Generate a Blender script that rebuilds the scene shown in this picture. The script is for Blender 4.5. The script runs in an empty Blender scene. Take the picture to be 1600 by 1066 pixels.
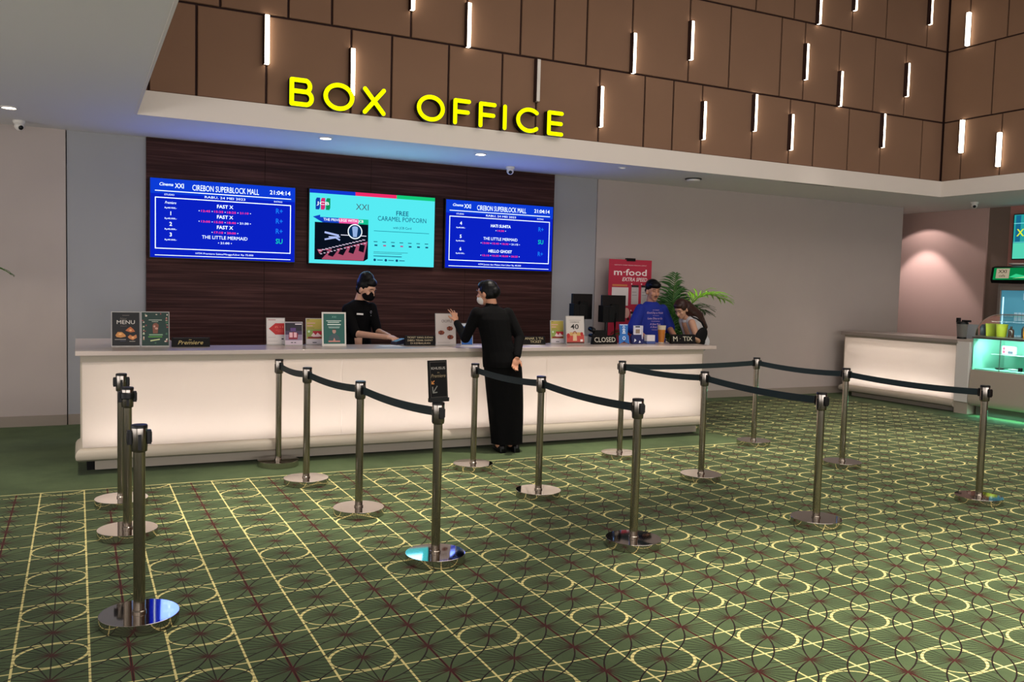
import bpy, bmesh, math, random
from mathutils import Vector, Matrix, Euler, Quaternion
random.seed(7)
D = bpy.data
SC = bpy.context.scene
COL = SC.collection
R = math.radians

# ------------------------------------------------------------------ camera
cam_d = D.cameras.new('camera'); cam = D.objects.new('camera', cam_d); COL.objects.link(cam)
_yaw, _pit, _rol, _f = 0.46340054, 0.06139196, -0.02592452, 1360.47459
_fw = Vector((math.sin(_yaw)*math.cos(_pit), math.cos(_yaw)*math.cos(_pit), -math.sin(_pit)))
_rt = Vector((math.cos(_yaw), -math.sin(_yaw), 0)); _dn = _fw.cross(_rt)
_c, _s = math.cos(_rol), math.sin(_rol)
_x = _rt*_c + _dn*_s; _y = -(-_rt*_s + _dn*_c)
cam.matrix_world = Matrix(((_x.x, _y.x, -_fw.x, 0), (_x.y, _y.y, -_fw.y, 0), (_x.z, _y.z, -_fw.z, 1.55), (0, 0, 0, 1)))
cam_d.sensor_width = 36; cam_d.lens = _f/1600*36; cam_d.clip_start = 0.05; cam_d.clip_end = 100
SC.camera = cam

# ------------------------------------------------------------------ world, exposure
W = D.worlds.new('world'); SC.world = W; W.use_nodes = True
W.node_tree.nodes['Background'].inputs[0].default_value = (1.0, 0.87, 0.76, 1)
W.node_tree.nodes['Background'].inputs[1].default_value = 0.10
vs = SC.view_settings
vs.view_transform = 'Standard'; vs.look = 'None'; vs.gamma = 1; vs.use_curve_mapping = False
vs.exposure = 0.0

# ------------------------------------------------------------------ ceiling spots of the hall (high above / behind the camera)
def spot(x, y, z, power, size=50, blend=0.7, col=(1, .91, .80), rad=.05, aim=None, parent=None):
    l = D.lights.new('downlight_beam', 'SPOT'); l.energy = power; l.spot_size = R(size); l.spot_blend = blend
    l.color = col; l.shadow_soft_size = rad
    o = D.objects.new('downlight_beam', l); COL.objects.link(o)
    o.location = (x, y, z)
    if aim is not None:
        o.rotation_euler = (Vector(aim)-Vector((x, y, z))).to_track_quat('-Z', 'Y').to_euler()
    if parent is not None:
        o.parent = parent; o.location = (0, 0, -.02)
    return o
ATRIUM = [  # x, y, power, cone
    (1.7, 6.2, 520, 30), (3.7, 6.7, 420, 28), (5.3, 6.6, 420, 28), (7.2, 6.6, 380, 34),
    (3.7, 3.0, 620, 34), (5.8, 4.2, 260, 34), (8.6, 5.4, 260, 36), (8.8, 7.9, 200, 34), (1.2, 5.0, 200, 30), (6.0, 2.0, 260, 40), (4.6, 1.6, 260, 40)]
spot(-.35, 6.6, 3.0, 170, 62, .6)
for (x, y, p, s) in ATRIUM:
    spot(x, y, 6.3, p*3.9, s, 0.85)
def area(name, loc, sx, sy, power, col, rot=(0, 0, 0)):
    l = D.lights.new(name, 'AREA'); l.shape = 'RECTANGLE'; l.size = sx; l.size_y = sy; l.energy = power; l.color = col
    o = D.objects.new(name, l); COL.objects.link(o); o.location = loc; o.rotation_euler = rot
    return o
# added broad overhead fill, no such source seen
area('hall_fill_light', (5.5, 2.5, 6.35), 8, 6, 330, (1, .90, .81))
area('side_fill_light', (-6.85, 2.0, 1.4), 2.4, 12, 430, (1, .96, .96), (0, R(-90-30), 0))  # added fill from the left that lifts the ceiling, source invented
# added fill from behind the camera, no source known there
area('rear_fill_light', (3.0, -5.6, 1.3), 16, 2.2, 740, (1, .96, .96), (R(90+38), 0, 0))

# ------------------------------------------------------------------ colour + materials
def lin(c):
    if isinstance(c, str):
        c = tuple(int(c[i:i+2], 16)/255 for i in (1, 3, 5))
    return tuple((v/12.92 if v <= .04045 else ((v+.055)/1.055)**2.4) for v in c)
_mc = {}
def mat(name, col='#808080', rough=.6, metal=0., emit=0., ecol=None, bump=0., bscale=200, var=0., vscale=8, spec=.5, coat=0., alpha=1., trans=0., ior=1.45):
    if name in _mc: return _mc[name]
    m = D.materials.new(name); m.use_nodes = True; _mc[name] = m
    nt = m.node_tree; b = nt.nodes['Principled BSDF']
    c = lin(col)
    b.inputs['Base Color'].default_value = (*c, 1); b.inputs['Roughness'].default_value = rough
    b.inputs['Metallic'].default_value = metal; b.inputs['Specular IOR Level'].default_value = spec
    b.inputs['Coat Weight'].default_value = coat; b.inputs['IOR'].default_value = ior
    b.inputs['Transmission Weight'].default_value = trans; b.inputs['Alpha'].default_value = alpha
    if emit > 0:
        b.inputs['Emission Color'].default_value = (*lin(ecol or col), 1); b.inputs['Emission Strength'].default_value = emit
    if var > 0:
        tc = nt.nodes.new('ShaderNodeTexCoord'); n = nt.nodes.new('ShaderNodeTexNoise'); n.inputs['Scale'].default_value = vscale
        n.inputs['Detail'].default_value = 4
        nt.links.new(tc.outputs['Object'], n.inputs['Vector'])
        mx = nt.nodes.new('ShaderNodeMix'); mx.data_type = 'RGBA'
        mx.inputs['A'].default_value = (*[v*(1-var) for v in c], 1); mx.inputs['B'].default_value = (*[min(1, v*(1+var)) for v in c], 1)
        nt.links.new(n.outputs['Fac'], mx.inputs['Factor']); nt.links.new(mx.outputs['Result'], b.inputs['Base Color'])
    if bump > 0:
        tc = nt.nodes.new('ShaderNodeTexCoord'); n = nt.nodes.new('ShaderNodeTexNoise'); n.inputs['Scale'].default_value = bscale
        nt.links.new(tc.outputs['Object'], n.inputs['Vector'])
        bp = nt.nodes.new('ShaderNodeBump'); bp.inputs['Strength'].default_value = bump; bp.inputs['Distance'].default_value = .002
        nt.links.new(n.outputs['Fac'], bp.inputs['Height']); nt.links.new(bp.outputs['Normal'], b.inputs['Normal'])
    return m
def ink(col, rough=.5): return mat('print '+col, col, rough)
def glow(col, s=1.): 
    n = 'glow %s %.2f' % (col, s)
    if n in _mc: return _mc[n]
    return mat(n, '#000000', 1., emit=s, ecol=col, spec=0.)

class NT:
    """tiny node expression helper"""
    def __init__(s, nt): s.nt = nt
    def m(s, op, a, b=None, c=None, clamp=False):
        n = s.nt.nodes.new('ShaderNodeMath'); n.operation = op; n.use_clamp = clamp
        for i, v in enumerate((a, b, c)):
            if v is None: continue
            if isinstance(v, (int, float)): n.inputs[i].default_value = v
            else: s.nt.links.new(v, n.inputs[i])
        return n.outputs[0]
    def add(s, a, b): return s.m('ADD', a, b)
    def sub(s, a, b): return s.m('SUBTRACT', a, b)
    def mul(s, a, b): return s.m('MULTIPLY', a, b)
    def div(s, a, b): return s.m('DIVIDE', a, b)
    def ab(s, a): return s.m('ABSOLUTE', a)
    def mn(s, a, b): return s.m('MINIMUM', a, b)
    def mx(s, a, b): return s.m('MAXIMUM', a, b)
    def lt(s, a, b): return s.m('LESS_THAN', a, b)
    def gt(s, a, b): return s.m('GREATER_THAN', a, b)
    def hyp(s, a, b): return s.m('SQRT', s.add(s.mul(a, a), s.mul(b, b)))
    def mix(s, fac, a, b):
        n = s.nt.nodes.new('ShaderNodeMix'); n.data_type = 'RGBA'
        for k, v in (('Factor', fac), ('A', a), ('B', b)):
            if isinstance(v, tuple): n.inputs[k].default_value = (*v, 1)
            elif isinstance(v, (int, float)): n.inputs[k].default_value = v
            else: s.nt.links.new(v, n.inputs[k])
        return n.outputs['Result']

def carpet_material():
    m = D.materials.new('patterned carpet'); m.use_nodes = True; nt = m.node_tree; b = nt.nodes['Principled BSDF']
    e = NT(nt); tc = nt.nodes.new('ShaderNodeTexCoord'); sp = nt.nodes.new('ShaderNodeSeparateXYZ')
    nt.links.new(tc.outputs['Object'], sp.inputs[0]); X, Y = sp.outputs[0], sp.outputs[1]
    a, bb, x0, y0 = .289, .2545, -.102, 3.93
    u = e.div(e.sub(X, x0), a); v = e.div(e.sub(Y, y0), bb)
    # distance to the nearest ring centre (even nodes), in metres
    def tri(w, per): return e.mul(e.sub(e.m('FRACT', e.add(e.div(w, per), .5)), .5), per)   # signed offset to nearest multiple
    du, dv = tri(u, 2.), tri(v, 2.)
    dx, dy = e.mul(du, .27), e.mul(dv, .27)
    r = e.hyp(dx, dy)
    ang = e.m('ARCTAN2', dy, dx)
    cr = e.m('POWER', e.ab(e.m('COSINE', e.add(ang, R(40)))), 6.)
    ringw = e.add(.0034, e.mul(cr, .0034))
    ring = e.lt(e.ab(e.sub(r, .1275)), ringw)
    vl = e.lt(e.ab(e.sub(e.ab(e.mul(du, a)), .1385)), .0046)
    hl = e.lt(e.ab(e.sub(e.ab(e.mul(dv, bb)), .130)), .0040)
    yellow = e.mx(ring, e.mx(vl, hl))
    # thick maroon lines between ring columns / rows
    mv = e.lt(e.sub(a, e.ab(e.mul(du, a))), .0058)
    mh = e.lt(e.sub(bb, e.ab(e.mul(dv, bb))), .0030)
    # slim lenses strung along one diagonal; their insides stay plain
    fu, fv = e.m('FRACT', u), e.m('FRACT', v)
    gu, gv = e.sub(1., fu), e.sub(1., fv)
    RL, cc = 1.62, 1.033
    dA = e.hyp(e.sub(fu, .5+cc), e.sub(fv, .5-cc)); dB = e.hyp(e.sub(fu, .5-cc), e.sub(fv, .5+cc))
    arcs = e.mx(e.lt(e.ab(e.sub(dA, RL)), .0125), e.lt(e.ab(e.sub(dB, RL)), .0125))
    inside = e.mul(e.lt(dA, RL), e.lt(dB, RL))
    # fans of thin rays between the chains
    fan = None; star = None
    stp = math.pi/2/6
    for (pu, pv, side) in ((gu, fv, e.gt(fu, fv)), (fu, gv, e.gt(fv, fu))):
        rr = e.hyp(pu, pv); th = e.div(e.m('ARCTAN2', pv, pu), stp)
        dth = e.mul(e.sub(e.m('FRACT', e.add(th, .5)), .5), stp)
        f_ = e.mul(e.lt(e.mul(rr, e.ab(dth)), .0100), side)
        fan = f_ if fan is None else e.mx(fan, f_)
    fan = e.mul(fan, e.sub(1., inside))
    for (pu, pv) in ((fu, fv), (gu, fv), (fu, gv), (gu, gv)):
        s_ = e.m('SUBTRACT', 1., e.div(e.hyp(pu, pv), .24), clamp=True)
        star = s_ if star is None else e.mx(star, s_)
    # area covered by the pattern (plain green border along the walls and counters)
    regA = e.lt(Y, 6.97)
    regB = e.mul(e.mul(e.gt(X, 6.28), e.lt(X, 10.3)), e.lt(Y, 9.8))
    reg = e.mul(e.mx(regA, regB), e.lt(X, 10.3))
    edge = e.mul(e.lt(e.ab(e.sub(Y, 6.965)), .006), e.lt(X, 6.28))
    n = nt.nodes.new('ShaderNodeTexNoise'); n.inputs['Scale'].default_value = 2.2; n.inputs['Detail'].default_value = 7; n.inputs['Roughness'].default_value = .65
    nt.links.new(tc.outputs['Object'], n.inputs['Vector'])
    n2 = nt.nodes.new('ShaderNodeTexNoise'); n2.inputs['Scale'].default_value = 260; n2.inputs['Detail'].default_value = 2
    nt.links.new(tc.outputs['Object'], n2.inputs['Vector'])
    green = e.mix(n.outputs['Fac'], lin('#2a3822'), lin('#5e6e4a'))
    green = e.mix(e.mul(n2.outputs['Fac'], .35), green, lin('#2b3a22'))
    dark = e.mix(star, lin('#120d07'), lin('#3c1512'))
    c = e.mix(e.mul(star, .10), green, lin('#43281e'))
    c = e.mix(mh, c, lin('#4a1a15'))
    c = e.mix(mv, c, lin('#521a16'))
    c = e.mix(yellow, c, lin('#cfc484'))
    c = e.mix(e.mul(fan, .88), c, dark)
    c = e.mix(arcs, c, e.mix(star, lin('#1a0f0a'), lin('#421714')))
    c = e.mix(reg, green, c)
    c = e.mix(edge, c, lin('#cfc98a'))
    nt.links.new(c, b.inputs['Base Color'])
    b.inputs['Roughness'].default_value = .95; b.inputs['Specular IOR Level'].default_value = .1
    b.inputs['Sheen Weight'].default_value = .05
    bp = nt.nodes.new('ShaderNodeBump'); bp.inputs['Strength'].default_value = .5; bp.inputs['Distance'].default_value = .003
    nt.links.new(n2.outputs['Fac'], bp.inputs['Height']); nt.links.new(bp.outputs['Normal'], b.inputs['Normal'])
    return m

def wood_material():
    m = D.materials.new('dark walnut veneer'); m.use_nodes = True; nt = m.node_tree; b = nt.nodes['Principled BSDF']
    e = NT(nt); tc = nt.nodes.new('ShaderNodeTexCoord'); mp = nt.nodes.new('ShaderNodeMapping')
    mp.inputs['Scale'].default_value = (.55, 1, 26)
    nt.links.new(tc.outputs['Object'], mp.inputs[0])
    n = nt.nodes.new('ShaderNodeTexNoise'); n.inputs['Scale'].default_value = 1.6; n.inputs['Detail'].default_value = 7; n.inputs['Roughness'].default_value = .62
    nt.links.new(mp.outputs[0], n.inputs['Vector'])
    mp2 = nt.nodes.new('ShaderNodeMapping'); mp2.inputs['Scale'].default_value = (.35, 1, 5)
    nt.links.new(tc.outputs['Object'], mp2.inputs[0])
    n2 = nt.nodes.new('ShaderNodeTexNoise'); n2.inputs['Scale'].default_value = 1.4; n2.inputs['Detail'].default_value = 3
    nt.links.new(mp2.outputs[0], n2.inputs['Vector'])
    r = nt.nodes.new('ShaderNodeValToRGB')
    r.color_ramp.elements[0].position = .30; r.color_ramp.elements[0].color = (*lin('#20120f'), 1)
    r.color_ramp.elements[1].position = .72; r.color_ramp.elements[1].color = (*lin('#5e3d39'), 1)
    el = r.color_ramp.elements.new(.5); el.color = (*lin('#38211f'), 1)
    nt.links.new(e.add(e.mul(n.outputs['Fac'], .75), e.mul(n2.outputs['Fac'], .25)), r.inputs[0])
    nt.links.new(r.outputs[0], b.inputs['Base Color']); b.inputs['Roughness'].default_value = .6; b.inputs['Specular IOR Level'].default_value = .12
    return m

M = dict(
    wall=mat('painted wall', '#afa49f', .85, bump=.12, bscale=160, var=.03, vscale=3),
    pilaster=mat('grey painted pilaster', '#999a9e', .85, bump=.12, bscale=160, var=.03, vscale=3),
    cream=mat('cream lobby wall', '#d8cec6', .9),
    pink=mat('rose painted wall', '#bfa198', .85, bump=.1, bscale=160, var=.03, vscale=3),
    ceiling=mat('ceiling paint', '#dcd8d6', .9, bump=.05, bscale=80),
    fascia=mat('fascia paint', '#dad2cb', .85),
    skirting=mat('skirting paint', '#8e8378', .6),
    tile=mat('brown acoustic panel fabric', '#80624e', .95, bump=.3, bscale=500, var=.05, vscale=2.5),
    gap=mat('panel gap', '#2a100a', .8),
    wood=wood_material(), carpet=carpet_material(),
    black=mat('black plastic', '#070709', .35, spec=.35), matblack=mat('matt black', '#060607', .7, spec=.25),
    slab=mat('pale stone worktop', '#b8aaa2', .28, var=.03, vscale=30, coat=.2),
    shell=mat('counter shell', '#a99f90', .45), 
    chrome=mat('polished steel', '#958d82', .15, metal=1.), chromebase=mat('polished base steel', '#c0b8b2', .04, metal=1.),
    cassette=mat('dark polished steel', '#77716a', .16, metal=1.), liner=mat('white liner', '#e8e4e0', .9),
    darkmetal=mat('dark steel', '#3a3632', .25, metal=1.),
    belt=mat('dark green webbing', '#0d2024', .75, bump=.4, bscale=900),
    acrylic=mat('clear acrylic edge', '#b5b2ae', .15, coat=.5),
    white=mat('white plastic', '#d8d3cc', .4), glasswhite=mat('gloss white panel', '#d9d4d0', .08, coat=1.),
    skin=mat('skin', '#b98468', .55, var=.06, vscale=20), skin2=mat('fair skin', '#c4967c', .55, var=.05, vscale=20),
    cloth=mat('black cloth', '#050506', .9, bump=.3, bscale=600, spec=.15), denim=mat('dark denim', '#1a2030', .85), blue=mat('royal blue cotton', '#0b2488', .8, bump=.3, bscale=500),
    whitecloth=mat('white cotton', '#c9c8cc', .85, bump=.2, bscale=500),
    hair=mat('black hair', '#050507', .42, bump=.25, bscale=300, spec=.2), brownhair=mat('brown hair', '#2c120c', .4, bump=.6, bscale=220),
    leaf=mat('palm leaf', '#8fd032', .45, var=.2, vscale=6), leafdark=mat('shaded palm leaf', '#2f5a22', .5, var=.2, vscale=6),  # one palm leaf in a lit and a shaded colour
    stem=mat('palm stem', '#4d6a2a', .6), pot=mat('planter', '#3a332e', .5),
    trim=mat('grey metal', '#87807a', .35, metal=.8),
)
def glass_mat(name, tint='#ffffff', amount=.12):
    m = D.materials.new(name); m.use_nodes = True; nt = m.node_tree; nt.nodes.remove(nt.nodes['Principled BSDF'])
    out = nt.nodes['Material Output']; t = nt.nodes.new('ShaderNodeBsdfTransparent'); g = nt.nodes.new('ShaderNodeBsdfGlossy')
    t.inputs[0].default_value = (*lin(tint), 1); g.inputs['Roughness'].default_value = .03
    fr = nt.nodes.new('ShaderNodeFresnel'); fr.inputs[0].default_value = 1.5
    ad = nt.nodes.new('ShaderNodeMath'); ad.operation = 'ADD'; ad.inputs[1].default_value = amount-.04; nt.links.new(fr.outputs[0], ad.inputs[0]); ad.use_clamp = True
    mx = nt.nodes.new('ShaderNodeMixShader'); nt.links.new(ad.outputs[0], mx.inputs[0]); nt.links.new(t.outputs[0], mx.inputs[1]); nt.links.new(g.outputs[0], mx.inputs[2])
    nt.links.new(mx.outputs[0], out.inputs[0]); return m
M['glass'] = glass_mat('clear glass', '#f2fbf8', .05)
def opal_mat():
    m = D.materials.new('opal light panel'); m.use_nodes = True; nt = m.node_tree; nt.nodes.remove(nt.nodes['Principled BSDF'])
    out = nt.nodes['Material Output']; d = nt.nodes.new('ShaderNodeBsdfDiffuse'); t = nt.nodes.new('ShaderNodeBsdfTranslucent')
    d.inputs[0].default_value = (*lin('#d8d2cc'), 1); t.inputs[0].default_value = (*lin('#faf4f0'), 1)
    mx = nt.nodes.new('ShaderNodeMixShader'); mx.inputs[0].default_value = .55
    nt.links.new(d.outputs[0], mx.inputs[1]); nt.links.new(t.outputs[0], mx.inputs[2]); nt.links.new(mx.outputs[0], out.inputs[0]); return m
M['opal'] = opal_mat()

# ------------------------------------------------------------------ object helpers
def tag(o, label=None, cat=None, group=None, kind=None):
    if label: o['label'] = label
    if cat: o['category'] = cat
    if group: o['group'] = group
    if kind: o['kind'] = kind
    return o
def empty(name, loc=(0, 0, 0), label=None, cat=None, group=None, rz=0.):
    o = D.objects.new(name, None); COL.objects.link(o); o.location = loc; o.rotation_euler = (0, 0, rz)
    o.empty_display_size = .1
    return tag(o, label, cat, group)
_tx = {}
def text_geo(s, bold=0., extrude=0.):
    bold = 0. if 'M' in s else bold*.5; k = (s, bold, extrude)
    if k in _tx: return _tx[k]
    c = D.curves.new('lettering', 'FONT'); c.body = s; c.size = 1; c.align_x = 'CENTER'; c.align_y = 'CENTER'
    c.offset = bold; c.extrude = extrude; c.resolution_u = 2; c.fill_mode = 'BOTH' if extrude else 'FRONT'
    o = D.objects.new('lettering', c); COL.objects.link(o)
    dg = bpy.context.evaluated_depsgraph_get(); me = D.meshes.new_from_object(o.evaluated_get(dg))
    vs_ = [tuple(v.co) for v in me.vertices]; fs = [tuple(p.vertices) for p in me.polygons]
    D.meshes.remove(me); D.objects.remove(o); D.curves.remove(c)
    _tx[k] = (vs_, fs); return _tx[k]

class MB:
    def __init__(s, m=None):
        s.v = []; s.f = []; s.fm = []; s.mats = []; s.cur = 0; s.T = Matrix()
        if m is not None: s.use(m)
    def use(s, m):
        if m not in s.mats: s.mats.append(m)
        s.cur = s.mats.index(m); return s
    def raw(s, vs_, fs):
        n = len(s.v)
        for p in vs_:
            s.v.append(tuple(s.T @ Vector(p)))
        for f in fs: s.f.append(tuple(i+n for i in f)); s.fm.append(s.cur)
        return s
    def box(s, x0, x1, y0, y1, z0, z1):
        return s.raw([(x0, y0, z0), (x1, y0, z0), (x1, y1, z0), (x0, y1, z0), (x0, y0, z1), (x1, y0, z1), (x1, y1, z1), (x0, y1, z1)],
                     [(0, 3, 2, 1), (4, 5, 6, 7), (0, 1, 5, 4), (1, 2, 6, 5), (2, 3, 7, 6), (3, 0, 4, 7)])
    def poly(s, pts): return s.raw(pts, [tuple(range(len(pts)))])
    def rings(s, rs, cap=True, close=True):
        n = len(rs[0]); vs_ = [p for r in rs for p in r]; fs = []
        for i in range(len(rs)-1):
            for j in range(n if close else n-1):
                a = i*n+j; b = i*n+(j+1) % n
                fs.append((a, b, b+n, a+n))
        if cap: fs.append(tuple(range(n-1, -1, -1))); fs.append(tuple((len(rs)-1)*n+j for j in range(n)))
        return s.raw(vs_, fs)
    def lathe(s, prof, c=(0, 0, 0), n=32, sx=1, sy=1, cap=True):
        return s.rings([[(c[0]+r*sx*math.cos(2*math.pi*j/n), c[1]+r*sy*math.sin(2*math.pi*j/n), c[2]+z) for j in range(n)] for r, z in prof], cap)
    def tube(s, p0, p1, r0, r1=None, n=12):
        r1 = r0 if r1 is None else r1
        p0, p1 = Vector(p0), Vector(p1); q = (p1-p0).to_track_quat('Z', 'Y'); rs = []
        for p, r in ((p0, r0), (p1, r1)):
            rs.append([tuple(p+q @ Vector((r*math.cos(2*math.pi*j/n), r*math.sin(2*math.pi*j/n), 0))) for j in range(n)])
        return s.rings(rs)
    def path(s, pts, r, n=8):
        P = [Vector(p) for p in pts]; rs = []
        for i, p in enumerate(P):
            d = (P[min(i+1, len(P)-1)]-P[max(i-1, 0)]); q = d.to_track_quat('Z', 'Y'); rr = r[i] if isinstance(r, (list, tuple)) else r
            rs.append([tuple(p+q @ Vector((rr*math.cos(2*math.pi*j/n), rr*math.sin(2*math.pi*j/n), 0))) for j in range(n)])
        return s.rings(rs)
    def ell(s, c, r, q=None, n=16, m=10):
        c = Vector(c); q = q or Quaternion()
        rs = []
        for i in range(m+1):
            a = math.pi*(i/m) ; zz = -math.cos(a); k = max(math.sin(a), .02)
            rs.append([tuple(c+q @ Vector((r[0]*k*math.cos(2*math.pi*j/n), r[1]*k*math.sin(2*math.pi*j/n), r[2]*zz))) for j in range(n)])
        return s.rings(rs)
    def cap(s, p0, p1, r0, r1=None, n=14):
        r1 = r0 if r1 is None else r1
        p0, p1 = Vector(p0), Vector(p1); q = (p1-p0).to_track_quat('Z', 'Y'); L = (p1-p0).length; rs = []
        for i in range(5):
            a = math.pi/2*(i/4); rs.append((max(r0*math.sin(a), r0*.03), -r0*math.cos(a)))
        for i in range(5):
            a = math.pi/2*(i/4); rs.append((max(r1*math.cos(a), r1*.03), L+r1*math.sin(a)))
        return s.rings([[tuple(p0+q @ Vector((r*math.cos(2*math.pi*j/n), r*math.sin(2*math.pi*j/n), z))) for j in range(n)] for r, z in rs])
    def loft(s, secs, n=20):
        """secs: (cx,cy,cz,rx,ry[,rot]) horizontal ellipses bottom to top"""
        rs = []
        for c in secs:
            a0 = c[5] if len(c) > 5 else 0
            rs.append([(c[0]+c[3]*math.cos(t)*math.cos(a0)-c[4]*math.sin(t)*math.sin(a0), c[1]+c[3]*math.cos(t)*math.sin(a0)+c[4]*math.sin(t)*math.cos(a0), c[2]) for t in [2*math.pi*j/n for j in range(n)]])
        return s.rings(rs)
    # ---- flat prints in a local sheet frame: u right, v up, on plane y = -d facing -Y
    def rect(s, u0, v0, u1, v1, d=0.): return s.raw([(u0, -d, v0), (u1, -d, v0), (u1, -d, v1), (u0, -d, v1)], [(0, 1, 2, 3)])
    def shape(s, pts, d=0.): return s.raw([(u, -d, v) for u, v in pts], [tuple(range(len(pts)))])
    def disc(s, u, v, ru, rv=None, d=0., n=20, a0=0, a1=360):
        rv = rv or ru
        return s.shape([(u+ru*math.cos(R(a0+(a1-a0)*j/n)), v+rv*math.sin(R(a0+(a1-a0)*j/n))) for j in range(n)], d)
    def line(s, pts, w, d=0.):
        for i in range(len(pts)-1):
            a, b = Vector(pts[i]), Vector(pts[i+1]); t = (b-a); 
            if t.length == 0: continue
            t.normalize(); nn = Vector((-t.y, t.x))*w/2; e = t*w*.35
            s.shape([tuple(a-nn-e), tuple(b-nn+e), tuple(b+nn+e), tuple(a+nn-e)], d)
        return s
    def ring2(s, u, v, r, w, d=0., a0=0, a1=360, n=28, asp=1.):
        for j in range(n):
            t0, t1 = R(a0+(a1-a0)*j/n), R(a0+(a1-a0)*(j+1)/n)
            s.shape([(u+asp*(r-w/2)*math.cos(t0), v+(r-w/2)*math.sin(t0)), (u+asp*(r+w/2)*math.cos(t0), v+(r+w/2)*math.sin(t0)),
                     (u+asp*(r+w/2)*math.cos(t1), v+(r+w/2)*math.sin(t1)), (u+asp*(r-w/2)*math.cos(t1), v+(r-w/2)*math.sin(t1))], d)
        return s
    def text(s, t, u, v, h, d=0., w=None, bold=.0, al='C', shear=0.):
        """h = cap height; w = total width (squeezes)"""
        vs_, fs = text_geo(t, bold)
        if not vs_: return s
        x0 = min(p[0] for p in vs_); x1 = max(p[0] for p in vs_); y0 = min(p[1] for p in vs_); y1 = max(p[1] for p in vs_)
        k = h/.70; kx = (w/(x1-x0)) if w else k; yc = .5*(y0+y1) if h and not any(ch in 'gjpqy,' for ch in t) else .5*(y1-.70+y1)
        W_ = (x1-x0)*kx; off = {'C': 0, 'L': W_/2, 'R': -W_/2}[al]; xc = .5*(x0+x1)
        return s.raw([(u+off+(p[0]-xc)*kx+shear*(p[1]-yc)*k, -d, v+(p[1]-yc)*k) for p in vs_], fs)
    def build(s, name, parent=None, m=None, smooth=True, bevel=0., label=None, cat=None, group=None, kind=None, loc=None, fuse=0., sm=0):
        me = D.meshes.new(name); me.from_pydata(s.v, [], s.f)
        for mm in (s.mats or [m]): me.materials.append(mm)
        if len(s.mats) > 1: me.polygons.foreach_set('material_index', s.fm)
        me.update()
        o = D.objects.new(name, me); COL.objects.link(o)
        if fuse > 0:
            rm = o.modifiers.new('fuse', 'REMESH'); rm.mode = 'VOXEL'; rm.voxel_size = fuse; rm.use_smooth_shade = True
            if sm:
                c = o.modifiers.new('relax', 'SMOOTH'); c.factor = .5; c.iterations = sm
            dg = bpy.context.evaluated_depsgraph_get(); me2 = D.meshes.new_from_object(o.evaluated_get(dg))
            o.modifiers.clear(); o.data = me2; D.meshes.remove(me); me = me2; me.name = name
            if not me.materials: 
                for mm in (s.mats or [m]): me.materials.append(mm)
            me.polygons.foreach_set('use_smooth', [True]*len(me.polygons))
        elif smooth:
            me.polygons.foreach_set('use_smooth', [True]*len(me.polygons)); me.set_sharp_from_angle(angle=R(38))
        if bevel > 0:
            b = o.modifiers.new('bevel', 'BEVEL'); b.width = bevel; b.segments = 2; b.limit_method = 'ANGLE'
        if parent is not None: o.parent = parent
        if loc is not None: o.location = loc
        return tag(o, label, cat, group, kind)
def sheet(x, y, z, rz=0., tilt=0.):
    return Matrix.Translation((x, y, z)) @ Matrix.Rotation(rz, 4, 'Z') @ Matrix.Rotation(tilt, 4, 'X')
def copy_tree(o, parent=None):
    c = o.copy(); COL.objects.link(c); c.parent = parent
    for ch in list(o.children): copy_tree(ch, c)
    return c
def struct(o): o['kind'] = 'structure'; return o

# ================================================================== SETTING
ZC, YF, XF, YW = 3.04, 8.77, 11.36, 10.13
struct(MB(M['carpet']).box(-7, 15, -6, 13.2, -.1, 0).build('floor', smooth=False))
c = MB(M['ceiling'])
c.box(-7, 15, YF, 13.2, ZC, 3.24); c.box(-7, .49, -6, YF, ZC, 3.24); c.box(XF, 15, -6, YF, ZC, 3.24)
struct(c.build('ceiling', smooth=False))
struct(MB(M['ceiling']).box(.4, 11.5, -6, 8.95, 6.5, 6.6).build('ceiling_upper', smooth=False))
f = MB(M['fascia']); f.box(.47, XF-.03, YF-.03, YF, ZC-.004, 3.262); struct(f.build('trim_1', smooth=False))
f = MB(M['fascia']); f.box(XF-.03, XF, -6, YF, ZC-.004, 3.262); struct(f.build('trim_2', smooth=False))
f = MB(M['fascia']); f.box(.47, .49, -6, YF-.03, ZC-.004, 3.262); struct(f.build('trim_3', smooth=False))

# brown upholstered panels above the fascia
Z1, Z2, Z3 = 4.12, 5.14, 6.16
rows = [(3.262, Z1, [.47, .59, 1.006, 1.65, 2.49, 2.92, 3.555, 4.19, 4.62, 5.45, 6.087, 6.509, 6.95, 7.765, 8.396, 8.83, 9.468, 10.095, 10.932, XF]),
        (Z1, Z2, [.47, .8, 1.217, 1.857, 2.288, 3.123, 3.755, 4.404, 4.824, 5.256, 5.88, 6.715, 7.349, 8.192, 8.602, 9.236, 9.906, 10.525, XF]),
        (Z2, Z3, [.47, 1.0, 1.8, 2.4, 3.1, 3.8, 4.2, 5.0, 5.6, 6.3, 6.9, 7.744, 8.393, 8.79, 9.44, 10.093, 10.925, XF]),
        (Z3, 6.5, [.47, 1.4, 2.5, 3.6, 4.7, 5.8, 7.0, 8.1, 9.2, 10.3, XF])]
g = .011
w = MB(M['tile']); w.use(M['gap']).box(.44, XF+.06, YF+.045, YF+.1, 3.2, 6.5); w.use(M['tile'])
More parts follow.
